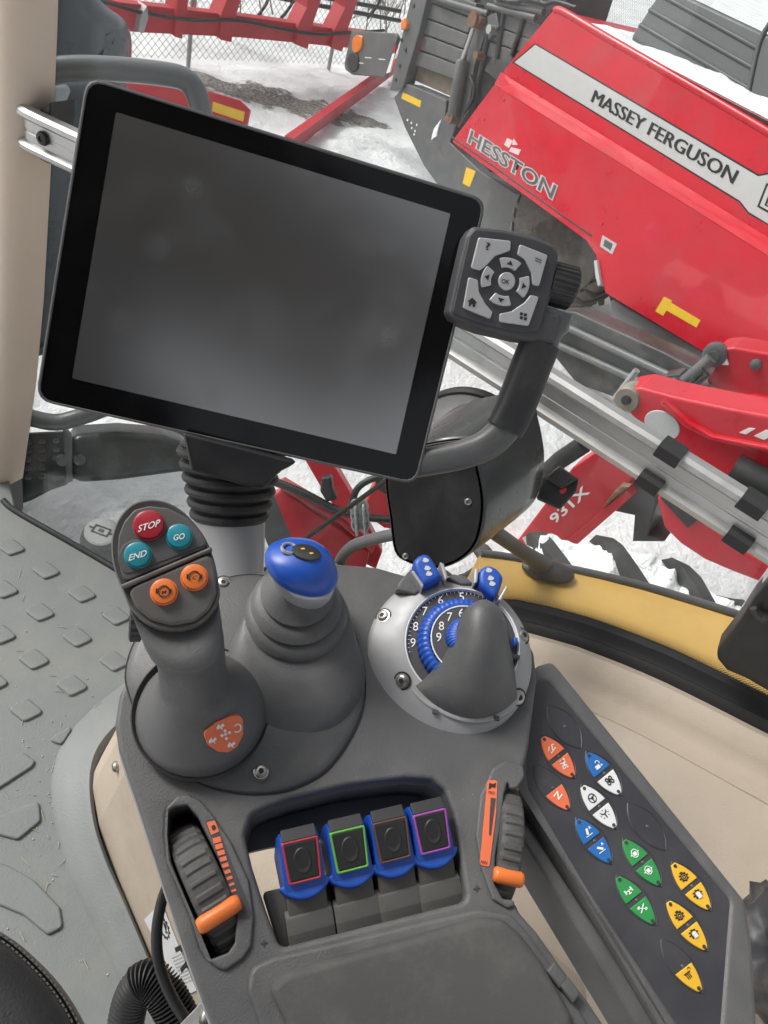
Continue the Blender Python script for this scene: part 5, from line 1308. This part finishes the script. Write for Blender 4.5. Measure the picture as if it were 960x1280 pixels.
add('fold', mesh([a0, a1, b1_, b0_, V((a0.x, a0.y, -.06)), V((a1.x, a1.y, -.06)), V((b1_.x, b1_.y, -.06)), V((b0_.x, b0_.y, -.06))], [(0, 3, 2, 1), (0, 4, 7, 3), (3, 7, 6, 2)], 0), RED, ba, PBa.M)
stripe = k2((378, 112), (326, 156), (890, 502), (912, 530), (965, 562), (1040, 600), (1040, 440), (962, 436), (935, 441))
part('name_stripe', PBa, stripe, -.001, .004, LGS, ba, fil=.004)
part('stripe_border', PBa, k2((378, 108), (320, 156), (888, 506), (912, 536), (1045, 608), (1045, 434), (962, 431), (937, 436)), -.001, .002, INK, ba, fil=.004)
heavy('lettering', 'MASSEY FERGUSON', PBa, k2((688, 334))[0], (176, 101), (7, -15.5), .006, INK, ba, .75)
word('lettering', 'L', PBa, k2((968, 500))[0], (24, 13), (12, -30), .006, INK, ba, .05)
word('lettering', 'L', PBa, k2((968, 500))[0], (19, 10.5), (10, -25), .008, LGS, ba, .0)
word('lettering', 'HESSTON', PBa, k2((314, 407))[0], (108, 72), (6, -19), .164, LGS, ba, .075)
word('lettering', 'HESSTON', PBa, k2((314, 407))[0], (105, 70), (5.5, -16.5), .167, mat('decal_dark', (.12, .1, .11), .45), ba, .012)
for q in (((308, 345), (322, 352), (312, 370), (300, 362)), ((324, 346), (334, 362), (320, 362)), ((318, 368), (342, 374), (336, 388), (312, 378))):
    part('logo_mark', PBa, k2(*q), .16, .163, mat('logo_pale', (.75, .55, .55), .45), ba)
part('grey_sticker', PBa, k2((546, 588), (582, 610), (570, 636), (540, 616)), .16, .163, LGS, ba)
part('grey_sticker', PBa, k2((552, 598), (572, 610), (566, 626), (548, 614)), .16, .1645, DGR, ba)
part('yellow_sticker', PBa, k3((700, 262), (720, 272), (698, 310), (678, 298)), .16, .163, YST, ba)
part('yellow_sticker', PBa, k3((716, 276), (791, 321), (781, 339), (706, 296)), .16, .163, YST, ba)
# shield and chassis under the panel
part('belly_shield', PBa, k3((560, 262), (810, 402), (716, 455), (690, 440), (592, 357), (572, 320)), -.4, .02, mat('shield_grey', (.17, .175, .18), .45, var=.08), ba, bev=.02, fil=.04)
part('chassis', PBa, k3((200, 210), (420, 290), (760, 480), (700, 520), (420, 480), (180, 400)), -.9, -.5, DGR2, ba, bev=.02)
part('added_dark_block', PBa, k3((430, 292), (480, 300), (700, 400), (830, 470), (800, 520), (620, 530), (480, 480), (415, 400)), .5, .75, DGR2, ba, bev=.02)  # added block: its dark colour stands in for the darkness below the baler
for q in (((440, 330), (800, 500)), ((430, 380), (740, 520))): add('added_block_tube', tube([PBa.w(*k3(p)[0], .78) for p in q], .03, 8), DGR, ba)  # tubes laid over the added dark block
part('chassis_beam', PBa, k3((430, 290), (470, 300), (700, 420), (690, 436), (460, 330), (425, 315)), -.52, -.44, DGR, ba, bev=.01)
hs_ = [PBa.w(x, y, .03) for x, y in k3((606, 360), (606, 385), (620, 412), (645, 432), (675, 438), (705, 432))]
add('hose_loop', tube(cr(hs_, 5, False), .022, 10), LGS, ba)
# deck, snow and bin on top
DZ = B0.z-.02
dl = [B0 + BD*.05, B0 - BD*3.2, B0 - BD*3.2 - BN*1.3, B0 + BD*.05 - BN*1.3]
add('deck', mesh([V((p.x, p.y, DZ)) for p in dl]+[V((p.x, p.y, DZ-.6)) for p in dl], [(0, 1, 2, 3), (1, 5, 6, 2), (2, 6, 7, 3), (3, 7, 4, 0)], 0), RED, ba)
def deck_snow():
    rows = []
    for i in range(61):
        row = []
        for j in range(25):
            p = B0 - BD*(.22+2.95*i/60) - BN*(.05+1.2*j/24); e = min(1, 8*min(i/60, 1-i/60))*min(1, 8*min(j/24, 1-j/24))
            row.append(V((p.x, p.y, DZ+.003+e*(.05+.05*noise.noise(p*2.5)+.02*noise.noise(p*9)))))
        rows.append(row)
    return loft(rows, False, False, False, 180)
add('deck_snow', deck_snow(), SNOW, ba, kind='stuff')
PBi = Pl(B0-BN*.32, BN+V((0, 0, .25)), -BD)
bn = thing('twine_box', PBi.w(850, 90, -.3), 'ribbed dark grey plastic box standing on the snowy baler deck', 'box')
part('case', PBi, k2((612, 98), (700, -40), (1100, 150), (1060, 330), (900, 262), (878, 256)), -.6, 0, BIN, bn, bev=.03, fil=.05)
for a, b in (((640, 62), (912, 222)), ((664, 24), (925, 172)), ((690, -14), (935, 122))):
    q = [PBi.w(*k2(p)[0], .0) for p in (a, b)]; add('rib', tube(q, .016, 8), BIN, bn)
q = [PBi.w(*k2(p)[0], .0) for p in ((905, 262), (938, 110), (975, 45))]; add('rib', tube(cr(q, 5, False), .02, 8), BIN, bn)
# rear chamber frame in grey
PBr = Pl(B0-BN*.25, BN, -BD)
part('rear_body', PBr, [(600, -40), (720, -40), (700, 30), (640, 150), (600, 240), (560, 200), (560, 150), (585, 60)], -.7, -.12, DGR2, ba, bev=.02)
part('rear_post', PBr, q3((160, -120), (240, -120), (175, 160), (92, 440), (30, 452), (60, 300)), -.1, .05, DGR, ba, bev=.01)
for k in range(-1, 4):
    oy, ox = k*78, -k*22
    part('tailgate_board', PBr, q3((250+ox, -60+oy), (450+ox, 20+oy), (440+ox, 88+oy), (236+ox, 6+oy)) if False else q3((236+ox, 18+oy), (440+ox, 95+oy), (418+ox, 165+oy), (212+ox, 88+oy)), -.12, -.02+.0*k, DGR, ba, bev=.012)
part('tailgate_back', PBr, q3((260, -100), (470, -60), (330, 480), (150, 400)), -.16, -.085, MUD, ba)
for k in range(3):
    oy, ox = k*74, -k*30
    part('chamber_slat', PBr, q3((590+ox, 60+oy), (780+ox, 130+oy), (740+ox, 200+oy), (570+ox, 130+oy)), -.12, -.03, DGR, ba, bev=.012)
part('hinge_post', PBr, q3((455, 60), (520, 40), (515, 140), (450, 330), (420, 560), (370, 640), (330, 560), (410, 300)), -.1, .0, DGR, ba, bev=.01)
cyA, cyB = PBr.w(*q3((392, 300))[0], .06), PBr.w(*q3((345, 590))[0], .06)
add('cylinder_barrel', tube([lerp(cyA, cyB, t) for t in (0, .03, .97, 1)], lambda i, n: (.055, .068, .068, .05)[i], 16), DGR, ba)
cyC = PBr.w(*q3((462, 100))[0], .06); add('cylinder_rod', tube([cyA, cyC], .024, 10), ALU, ba)
add('cylinder_eye', tube([cyC-BN*.06, cyC+BN*.06], .07, 14), RUST, ba)
add('cylinder_eye', tube([cyB-BN*.06, cyB+BN*.06], .06, 14), RUST, ba)
for a in (((478, 280), .04), ((545, 150), .04), ((495, 105), .035)):
    p = PBr.w(*q3(a[0])[0], .03); add('pin', tube([p-BN*.05, p+BN*.06], a[1], 12), RUST if a[0][0] != 545 else ALU, ba)
part('rear_plate', PBr, [(492, 122), (508, 104), (558, 125), (556, 148), (572, 152), (562, 178), (600, 214), (676, 262), (640, 290), (590, 292), (562, 252), (530, 208), (506, 160)], -.2, .02, DGR, ba, bev=.01, fil=.02)
part('yellow_sticker', PBr, q3((95, 462), (186, 504), (180, 538), (86, 492)), .02, .023, YST, ba)
part('yellow_sticker', PBr, k2((206, 418), (229, 428), (214, 468), (196, 458)), .02, .023, YST, ba)
for a in ((118, 600), (138, 615), (165, 625), (140, 640), (152, 672), (156, 655)):
    p = PBr.l(*q3(a)[0], .02); add('snow_speck', lathe([(.014, 0), (.012, .006), (0.001, .01)], 8), SNOW, ba, PBr.at((p.x, p.y, .02)))
part('snow_streak', PBr, q3((250, 640), (285, 596), (270, 640), (262, 680), (235, 700), (240, 670)), .02, .03, SNOW, ba, bev=.006)
part('marker_lamp', PBr, q3((84, 100), (104, 90), (112, 120), (106, 145), (82, 148)), .05, .09, AMB, ba, bev=.012, fil=.01)
# grimy ladder, bars and pipes round the rear chamber
part('mud_ledge', PBr, q3((560, 130), (760, 215), (700, 330), (540, 260)), -.3, -.13, MUD, ba)
for a, b in (((250, -10), (520, 70)), ((520, 30), (760, 90)), ((560, 10), (800, 60))): add('cross_bar', tube([PBr.w(*q3(a)[0], .02), PBr.w(*q3(b)[0], .02)], .03, 8), DGR, ba)
for a, b in (((600, 60), (560, 320)), ((700, 90), (640, 280)), ((545, 60), (470, 420))): add('upright_bar', tube([PBr.w(*q3(a)[0], -.02), PBr.w(*q3(b)[0], -.02)], .028, 8), DGR2, ba)
part('gusset', PBr, q3((515, 80), (560, 60), (575, 130), (520, 200)), -.1, .03, DGR, ba, bev=.008)
part('gusset', PBr, q3((540, 285), (640, 330), (560, 400), (500, 350)), -.1, .0, DGR2, ba, bev=.008)
for pts in (((760, -20), (800, 20), (860, 10), (960, 40)), ((560, -10), (640, 10), (720, 0), (800, 20)), ((430, 380), (450, 440), (440, 500), (400, 560))):
    add('hose', tube(cr([PBr.w(*q3(p)[0], .06) for p in pts], 5, False), .02, 8), BLK, ba)
for a in ((90, 200), (110, 250), (150, 30), (80, 330), (60, 400)):
    q = PBr.l(*q3(a)[0], .05); add('bolt', lathe([(.022, 0), (.02, .012), (0.001, .014)], 8), DGR2, ba, PBr.at((q.x, q.y, .05)))
# lamp plate on an arm
lpl = part('tail_lamp_plate', PBr, Z(240, 0, 1/3, [(598, 112), (760, 124), (770, 140), (722, 290), (600, 280), (574, 262), (570, 240)]), .0, .05, DGR, ba, bev=.012, fil=.03)
part('amber_lens', PBr, Z(240, 0, 1/3, [(600, 150), (618, 130), (636, 140), (632, 180), (612, 198), (600, 185)]), .05, .075, AMB, lpl, bev=.01, smooth=True)
part('round_lamp', PBr, cr(Z(240, 0, 1/3, [(602, 196), (622, 215), (616, 260), (592, 268), (580, 240), (586, 208)]), 3), .05, .07, BLK, lpl, bev=.01)
for a in ((660, 216), (712, 222), (630, 236)): (x, y), = Z(240, 0, 1/3, [a]); part('rivet', PBr, [(x-4, y-.8), (x+4, y-.2), (x+4, y+1), (x-4, y+.4)], .05, .054, WHT, lpl)
part('red_white_marker', PBr, Z(240, 0, 1/3, [(738, 168), (766, 166), (760, 198), (732, 200)]), .03, .045, RED, ba)
part('red_white_marker', PBr, Z(240, 0, 1/3, [(732, 202), (760, 200), (742, 270), (712, 280)]), .03, .045, WHT, ba)
part('tail_edge', PBr, q3((210, 20), (236, 8), (180, 250), (150, 300), (148, 260), (170, 170)), -.11, -.02, RED, ba)
# panel seams, bolts and latches on the red side
def seam(a, b, h=.161, r=.006): add('panel_seam', tube([PBa.w(*k2(a)[0], h), PBa.w(*k2(b)[0], h)], r, 6), DGR2, ba)
seam((170, 342), (520, 590), .158, .008)
for a in ((300, 250), (545, 560), (250, 300)):
    q = PBa.l(*k2(a)[0], .16); add('bolt', lathe([(.012, 0), (.011, .006), (.006, .009), (0.001, .0095)], 10), RED, ba, PBa.at((q.x, q.y, .16)))
part('latch_plate', PBa, k3((524, 172), (531, 170), (541, 232), (534, 236), (528, 212)), .05, .19, LGS, ba, bev=.006)
# baler wheel
wx = PBa.w(676, 395, -.30)
tyre('baler_tyre', V((wx.x, wx.y, .72)), BN, .72, .55, 30, 'muddy ribbed tyre under the red baler body', TYRE, ba, lug=.06)

# ------------------------------------------------------------------ snow covered yard: fence, red toolbar, drawbar, reflector beam
fa, fb_ = onz(240, 78, 0), onz(427, 84, 0); fdv = (fb_-fa).normalized()
fe = thing('chain_link_fence', fa, 'galvanised chain link fence at the edge of the snowy yard', 'fence')
PFe = Pl(fa, V((fdv.y, -fdv.x, 0)), fdv)
FX0, FX1, FH_ = -5, 14, 1.9
segs = []
sp = .105; n0 = int(FX0/sp); n1 = int(FX1/sp)
vs_, fs = [], []
def wire(x0, y0, x1, y1, r=.0035):
    d = V((x1-x0, y1-y0)).normalized(); n_ = V((-d.y, d.x)); b = len(vs_)
    for x, y in ((x0, y0), (x1, y1)):
        for k in range(3): a = 2*math.pi*k/3; vs_.append((x+n_.x*r*math.cos(a), y+n_.y*r*math.cos(a), r*math.sin(a)))
    for k in range(3): j = (k+1) % 3; fs.append((b+k, b+j, b+3+j, b+3+k))
for k in range(n0-int(FH_/sp), n1):
    for s in (1, -1):
        x0 = k*sp if s > 0 else k*sp+FH_; wire(x0, .04, x0+s*(FH_-.04), FH_)
add('wire_mesh', mesh(vs_, fs, 0), GALV, fe, PFe.M, kind='stuff')
for k in range(-2, 6):
    add('fence_post', moved(lathe([(.03, -.1), (.03, FH_+.05), (.0001, FH_+.08)], 12), MX.Rotation(-math.pi/2, 4, 'X')), GALV, fe, PFe.M @ MX.Translation(((PFe.l(237, 57).x)+k*2.6, 0, 0)))
add('top_rail', tube([V((FX0, FH_, .0)), V((FX1, FH_, .0))], .022, 8), GALV, fe, PFe.M)
# bare brush behind the fence
vs_, fs = [], []
def twig(p, d, L, r, n):
    q = p+d*L; b = len(vs_); a, c = d.orthogonal().normalized(), None; c = d.cross(a)
    for pp, rr in ((p, r), (q, r*.5)):
        for k in range(3): t = 2*math.pi*k/3; vs_.append(tuple(pp+a*rr*math.cos(t)+c*rr*math.sin(t)))
    for k in range(3): j = (k+1) % 3; fs.append((b+k, b+j, b+3+j, b+3+k))
    if n:
        for _ in range(3): twig(p+d*L*random.uniform(.35, 1), (d+V((random.uniform(-.8, .8), random.uniform(-.8, .8), random.uniform(-.2, .6)))).normalized(), L*random.uniform(.5, .8), r*.55, n-1)
for k in range(70):
    p = PFe.up((random.uniform(-4, 13), 0, -random.uniform(.6, 4))); p.z = 0
    twig(p, V((random.uniform(-.4, .4), random.uniform(-.4, .4), 1)).normalized(), random.uniform(.4, .8), .016, 3)
add('brush', mesh(vs_, fs, 0), mat('dry_twigs', (.16, .12, .085), .9, var=.3, vs_=20), None, None, kind='stuff', label='bare brown brush growing behind the chain link fence', cat='brush')

tbp = onz(300, 62, .35)
PTb = Pl(V((tbp.x, tbp.y, .55)), V((fdv.y-.12, -fdv.x, 0)), fdv)
tb = thing('red_toolbar', V((tbp.x, tbp.y, 0)), 'long red steel implement toolbar with upright arms in front of the fence', 'implement')
part('beam', PTb, [(105, -8), (150, 3), (300, 20), (480, 44), (476, 64), (300, 47), (180, 41), (105, 35)], -.16, 0, REDF, tb, bev=.01)
for pts in (((222, -60), (240, -60), (236, 0), (228, 49), (218, 46), (222, 0)), ((295, -60), (304, -30), (300, 5), (292, 30), (290, 53), (276, 50), (276, 20), (284, 0)), ((392, -60), (408, -60), (402, 0), (392, 28), (385, 62), (370, 56), (372, 34), (384, 10)), ((438, -60), (455, -60), (448, 0), (436, 34), (428, 65), (414, 60), (418, 38), (432, 10))):
    part('upright', PTb, pts, -.2, .06, REDF, tb, bev=.01, fil=.02)
part('leg_stand', PTb, [(176, 20), (184, 8), (186, 22), (180, 42), (173, 40)], -.1, .1, GALV, tb, bev=.01)
part('leg_stand', PTb, [(122, 20), (128, 20), (128, 74), (122, 74)], -.1, -.05, REDF, tb)
part('leg_stand', PTb, [(462, 40), (468, 40), (466, 92), (460, 92)], -.1, -.05, REDF, tb)
hs_ = [PTb.w(x, y, .07) for x, y in [(120, 0), (180, 16), (240, 25), (300, 26), (360, 38), (400, 43), (440, 41), (480, 38)]]
add('hose', tube(cr(hs_, 6, False), .02, 8), BLK, tb)
for y0, y1 in ((-10, 16), (-20, 4)):
    add('rear_bar', tube([PTb.w(310, y0, -.7), PTb.w(500, y1+10, -.7)], .03, 8), BLK, tb)
for x in (330, 362, 420, 470): add('tine', tube(cr([PTb.w(x, -40, -.7), PTb.w(x+6, -5, -.7), PTb.w(x-4, 15, -.68), PTb.w(x-10, 22, -.6)], 4, False), .022, 8), BLK, tb)

da, db = onz(360, 180, .1), onz(500, 78, .1)
add('red_drawbar', tube([da, lerp(da, db, .5), db], .075, 4, prof=[(1, .7), (-1, .7), (-1, -.7), (1, -.7)]), REDF, label='long red square drawbar lying on the snow behind the baler', cat='drawbar')
rbp = onz(285, 135, .75); PRb = Pl(rbp, tocam(rbp)+V((0, -.2, .1)), RT)
rbm = thing('red_reflector_beam', V((rbp.x, rbp.y, 0)), 'red beam end with yellow reflector strip standing above the monitor', 'beam')
part('beam', PRb, [(150, 90), (256, 112), (300, 125), (313, 137), (309, 156), (262, 150), (150, 130)], -.25, 0, REDF, rbm, bev=.015)
part('reflector', PRb, [(266, 127), (306, 140), (304, 152), (265, 139)], -.002, .006, YST, rbm)
part('support_leg', PRb, [(200, 120), (215, 124), (212, 330), (196, 330)], -.2, -.1, REDF, rbm)

# ------------------------------------------------------------------ red loader frame lying beyond the tyre
lo0 = onz(760, 640, .55); PLo = Pl(lo0, V((-WN.x-.12, -WN.y, .0)), WD)
ld = thing('loader_frame', V((lo0.x, lo0.y, 0)), 'red front loader arms with white model number lying in the snow', 'loader')
lower = k4((300, 440), (330, 395), (470, 210), (545, 160), (622, 238), (600, 270), (420, 440), (400, 452), (330, 470))
part('lower_arm', PLo, lower, -.16, .0, REDF, ld, bev=.012, fil=.02)
part('lower_arm_edge', PLo, k4((402, 440), (606, 262), (622, 280), (420, 456)), -.12, .03, REDF, ld, bev=.008)
word('lettering', '931X', PLo, k4((462, 303))[0], (44, -40), (-9, -9), .003, WHT, ld, .02)
part('data_plate', PLo, k4((345, 385), (372, 372), (388, 396), (366, 420)), -.001, .004, LGS, ld)
upper = k4((590, 30), (600, 14), (640, 8), (720, 30), (860, 60), (1050, 95), (1050, 340), (900, 280), (780, 215), (690, 160), (630, 95), (596, 55))
PLu = Pl(PLo.O + PLo.n*.35, PLo.n, PLo.u)
part('upper_arm', PLu, upper, -.2, 0, RED, ld, bev=.02, fil=.03)
part('upper_rib', PLu, k4((700, 40), (760, 95), (820, 130), (1050, 175), (1050, 190), (815, 142), (750, 108), (690, 50)), -.01, .03, RED, ld, bev=.01)
eq = PLu.l(*k4((608, 38))[0]); add('pivot_eye', lathe([(.02, -.1), (.058, -.1), (.062, .0), (.055, .012), (.02, .012)], 24), mat('pale_steel', (.30, .27, .23), .5, metal=.4, dirt=(.2, .12, .08), ds=20, da=.6), ld, PLu.at((eq.x, eq.y, 0)))
add('pivot_bolt', lathe([(.025, 0), (.022, .022), (0.001, .024)], 16), DGR2, ld, PLu.at((eq.x, eq.y, .0)))
eq = PLu.l(*k4((695, 103))[0]); add('round_sticker', lathe([(.085, 0), (.082, .004), (0.001, .005)], 32), LGS, ld, PLu.at((eq.x, eq.y, .0)) @ MX.Diagonal((1, .78, 1, 1)))
for q in (((888, 122), (912, 110), (928, 112), (905, 126)), ((925, 130), (955, 115), (985, 122), (950, 140)), ((965, 138), (1010, 125), (1040, 135), (1000, 150))): part('stripe_mark', PLu, k4(*q), -.001, .004, WHT, ld)
# raised second arm behind
PLv = Pl(PLo.O - PLo.n*.55, PLo.n, PLo.u)
part('rear_arm', PLv, q4((690, 225), (790, 215), (960, 245), (1200, 330), (1200, 700), (960, 560), (760, 520), (700, 430), (640, 390), (690, 330)), -.2, 0, REDF, ld, bev=.02, fil=.04)
part('rear_gusset', PLv, q4((740, 520), (800, 470), (900, 460), (1200, 520), (1200, 640), (900, 560)), -.05, .04, RED, ld, bev=.015)
eq = PLv.l(*q4((696, 252))[0]); add('pivot_pin', lathe([(.065, -.02), (.065, .02), (.05, .03), (.03, .03), (.03, .045), (0.001, .045)], 20), DGR, ld, PLv.at((eq.x, eq.y, 0)))
part('clip', PLv, q4((735, 270), (748, 270), (762, 305), (724, 305)), .0, .02, WHT, ld)
ln = [PLv.w(*q4(p)[0], .05) for p in ((680, 270), (600, 340), (480, 440))]; add('link', tube(ln, .035, 10), DGR, ld)
part('grey_link_plate', PLv, q4((560, 400), (680, 410), (620, 480), (540, 440)), -.1, .03, DGR, ld, bev=.01)
ln = [PLv.w(*q4(p)[0], .1) for p in ((305, 330), (190, 480))]; add('thin_rod', tube(ln, .02, 8), GALV, ld)
# hydraulic cylinder and black crossbeam of the loader
cyl = [PLu.w(*k4(p)[0], .05) for p in ((870, 215), (1000, 275))]; add('cylinder', tube(cyl, .075, 14), BLK, ld)
part('cross_frame', PLo, k4((560, 300), (640, 240), (690, 270), (660, 380), (700, 395), (620, 395), (625, 330), (570, 318)), -.3, -.05, DGR2, ld, bev=.015)
part('red_hoop', PLo, k4((680, 285), (700, 270), (790, 330), (900, 420), (1000, 470), (1000, 520), (870, 470), (800, 440), (740, 400), (700, 360)), -.25, -.02, RED, ld, bev=.02, fil=.03)
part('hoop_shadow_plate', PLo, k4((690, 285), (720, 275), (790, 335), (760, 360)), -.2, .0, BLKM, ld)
blk = [PLo.w(*k4(p)[0], .12) for p in ((500, 150), (440, 190), (380, 245), (330, 300))]; add('black_tube', tube(blk, .05, 12), BLK, ld)
part('chain_lug', PLo, k4((590, 255), (612, 258), (560, 300), (545, 310), (570, 275)), .0, .05, RUST, ld, bev=.01)

# hoses and brackets on the loader
for pts in (((470, 440), (500, 470), (540, 450), (600, 400), (660, 350)), ((450, 400), (490, 380), (520, 400), (560, 470)), ((640, 330), (600, 360), (560, 420), (500, 460), (470, 500))):
    add('hose', tube(cr([PLv.w(*q4(p)[0], .12) for p in pts], 5, False), .018, 8), BLK, ld)
for a in ((720, 250), (1000, 330), (860, 500), (900, 300)):
    q = PLv.l(*q4(a)[0]); add('bolt', lathe([(.03, -.01), (.028, .02), (.015, .03), (0.001, .031)], 12), DGR, ld, PLv.at((q.x, q.y, .0)))
part('bracket', PLv, q4((440, 360), (520, 350), (540, 400), (500, 440), (460, 420)), -.1, .02, DGR2, ld, bev=.01)
part('fork', PLo, k4((640, 20), (662, 60), (690, 90), (670, 130), (640, 110), (630, 60)), -.5, -.42, DGR2, ld, bev=.01)
# ------------------------------------------------------------------ red linkage with chain seen between post and drum
lk0 = onz(410, 640, .9); PLk = Pl(lk0, tocam(lk0)+V((0, 0, -.25)), RT)
lk = thing('red_linkage', V((lk0.x, lk0.y, 0)), 'red implement linkage with hoses and chain seen between post and drum', 'linkage')
part('beam', PLk, [(330, 628), (350, 612), (372, 625), (430, 664), (462, 690), (455, 720), (420, 720), (380, 690), (332, 656)], -.14, 0, REDF, lk, bev=.012)
part('beam_flange', PLk, [(345, 606), (352, 602), (425, 645), (470, 682), (465, 692), (425, 655)], -.08, .04, REDF, lk, bev=.008)
part('strut', PLk, [(372, 560), (405, 560), (440, 620), (478, 690), (470, 712), (445, 700), (432, 655), (400, 608)], -.25, -.1, REDF, lk, bev=.012)
part('strut', PLk, [(470, 600), (480, 580), (500, 640), (505, 665), (480, 660), (452, 640)], -.2, -.06, REDF, lk, bev=.01)
for off in (0, .028):
    hs_ = [PLk.w(x, y, .06+off) for x, y in [(330, 596+off*90), (352, 604+off*90), (385, 618+off*100), (420, 636+off*80), (455, 645+off*60), (500, 650+off*50)]]
    add('hose', tube(cr(hs_, 5, False), .014, 8), BLK, lk)
part('valve', PLk, [(402, 597), (414, 596), (416, 612), (422, 624), (408, 628), (400, 614)], .0, .08, BLK, lk, bev=.01, fil=.01)
hk = [PLk.w(x, y, .08) for x, y in [(438, 636), (446, 612), (462, 600), (476, 598), (474, 606), (484, 614)]]; add('hook', tube(cr(hk, 5, False), .014, 8), BLK, lk)
tor = lathe([(.020+.006*math.cos(a), .006*math.sin(a)) for a in [2*math.pi*k/8 for k in range(9)]], 14)
for j, cx in enumerate((444, 454)):
    for k in range(6):
        p = PLk.w(cx+k*.4, 634+k*5.2, .1); add('chain_link', tor, GALV, lk, MX.Translation(p) @ PLk.M.to_3x3().to_4x4() @ MX.Rotation(math.pi/2, 4, 'Z') @ MX.Rotation((k % 2)*math.pi/2, 4, 'X') @ MX.Diagonal((1.35, .9, 1, 1)))
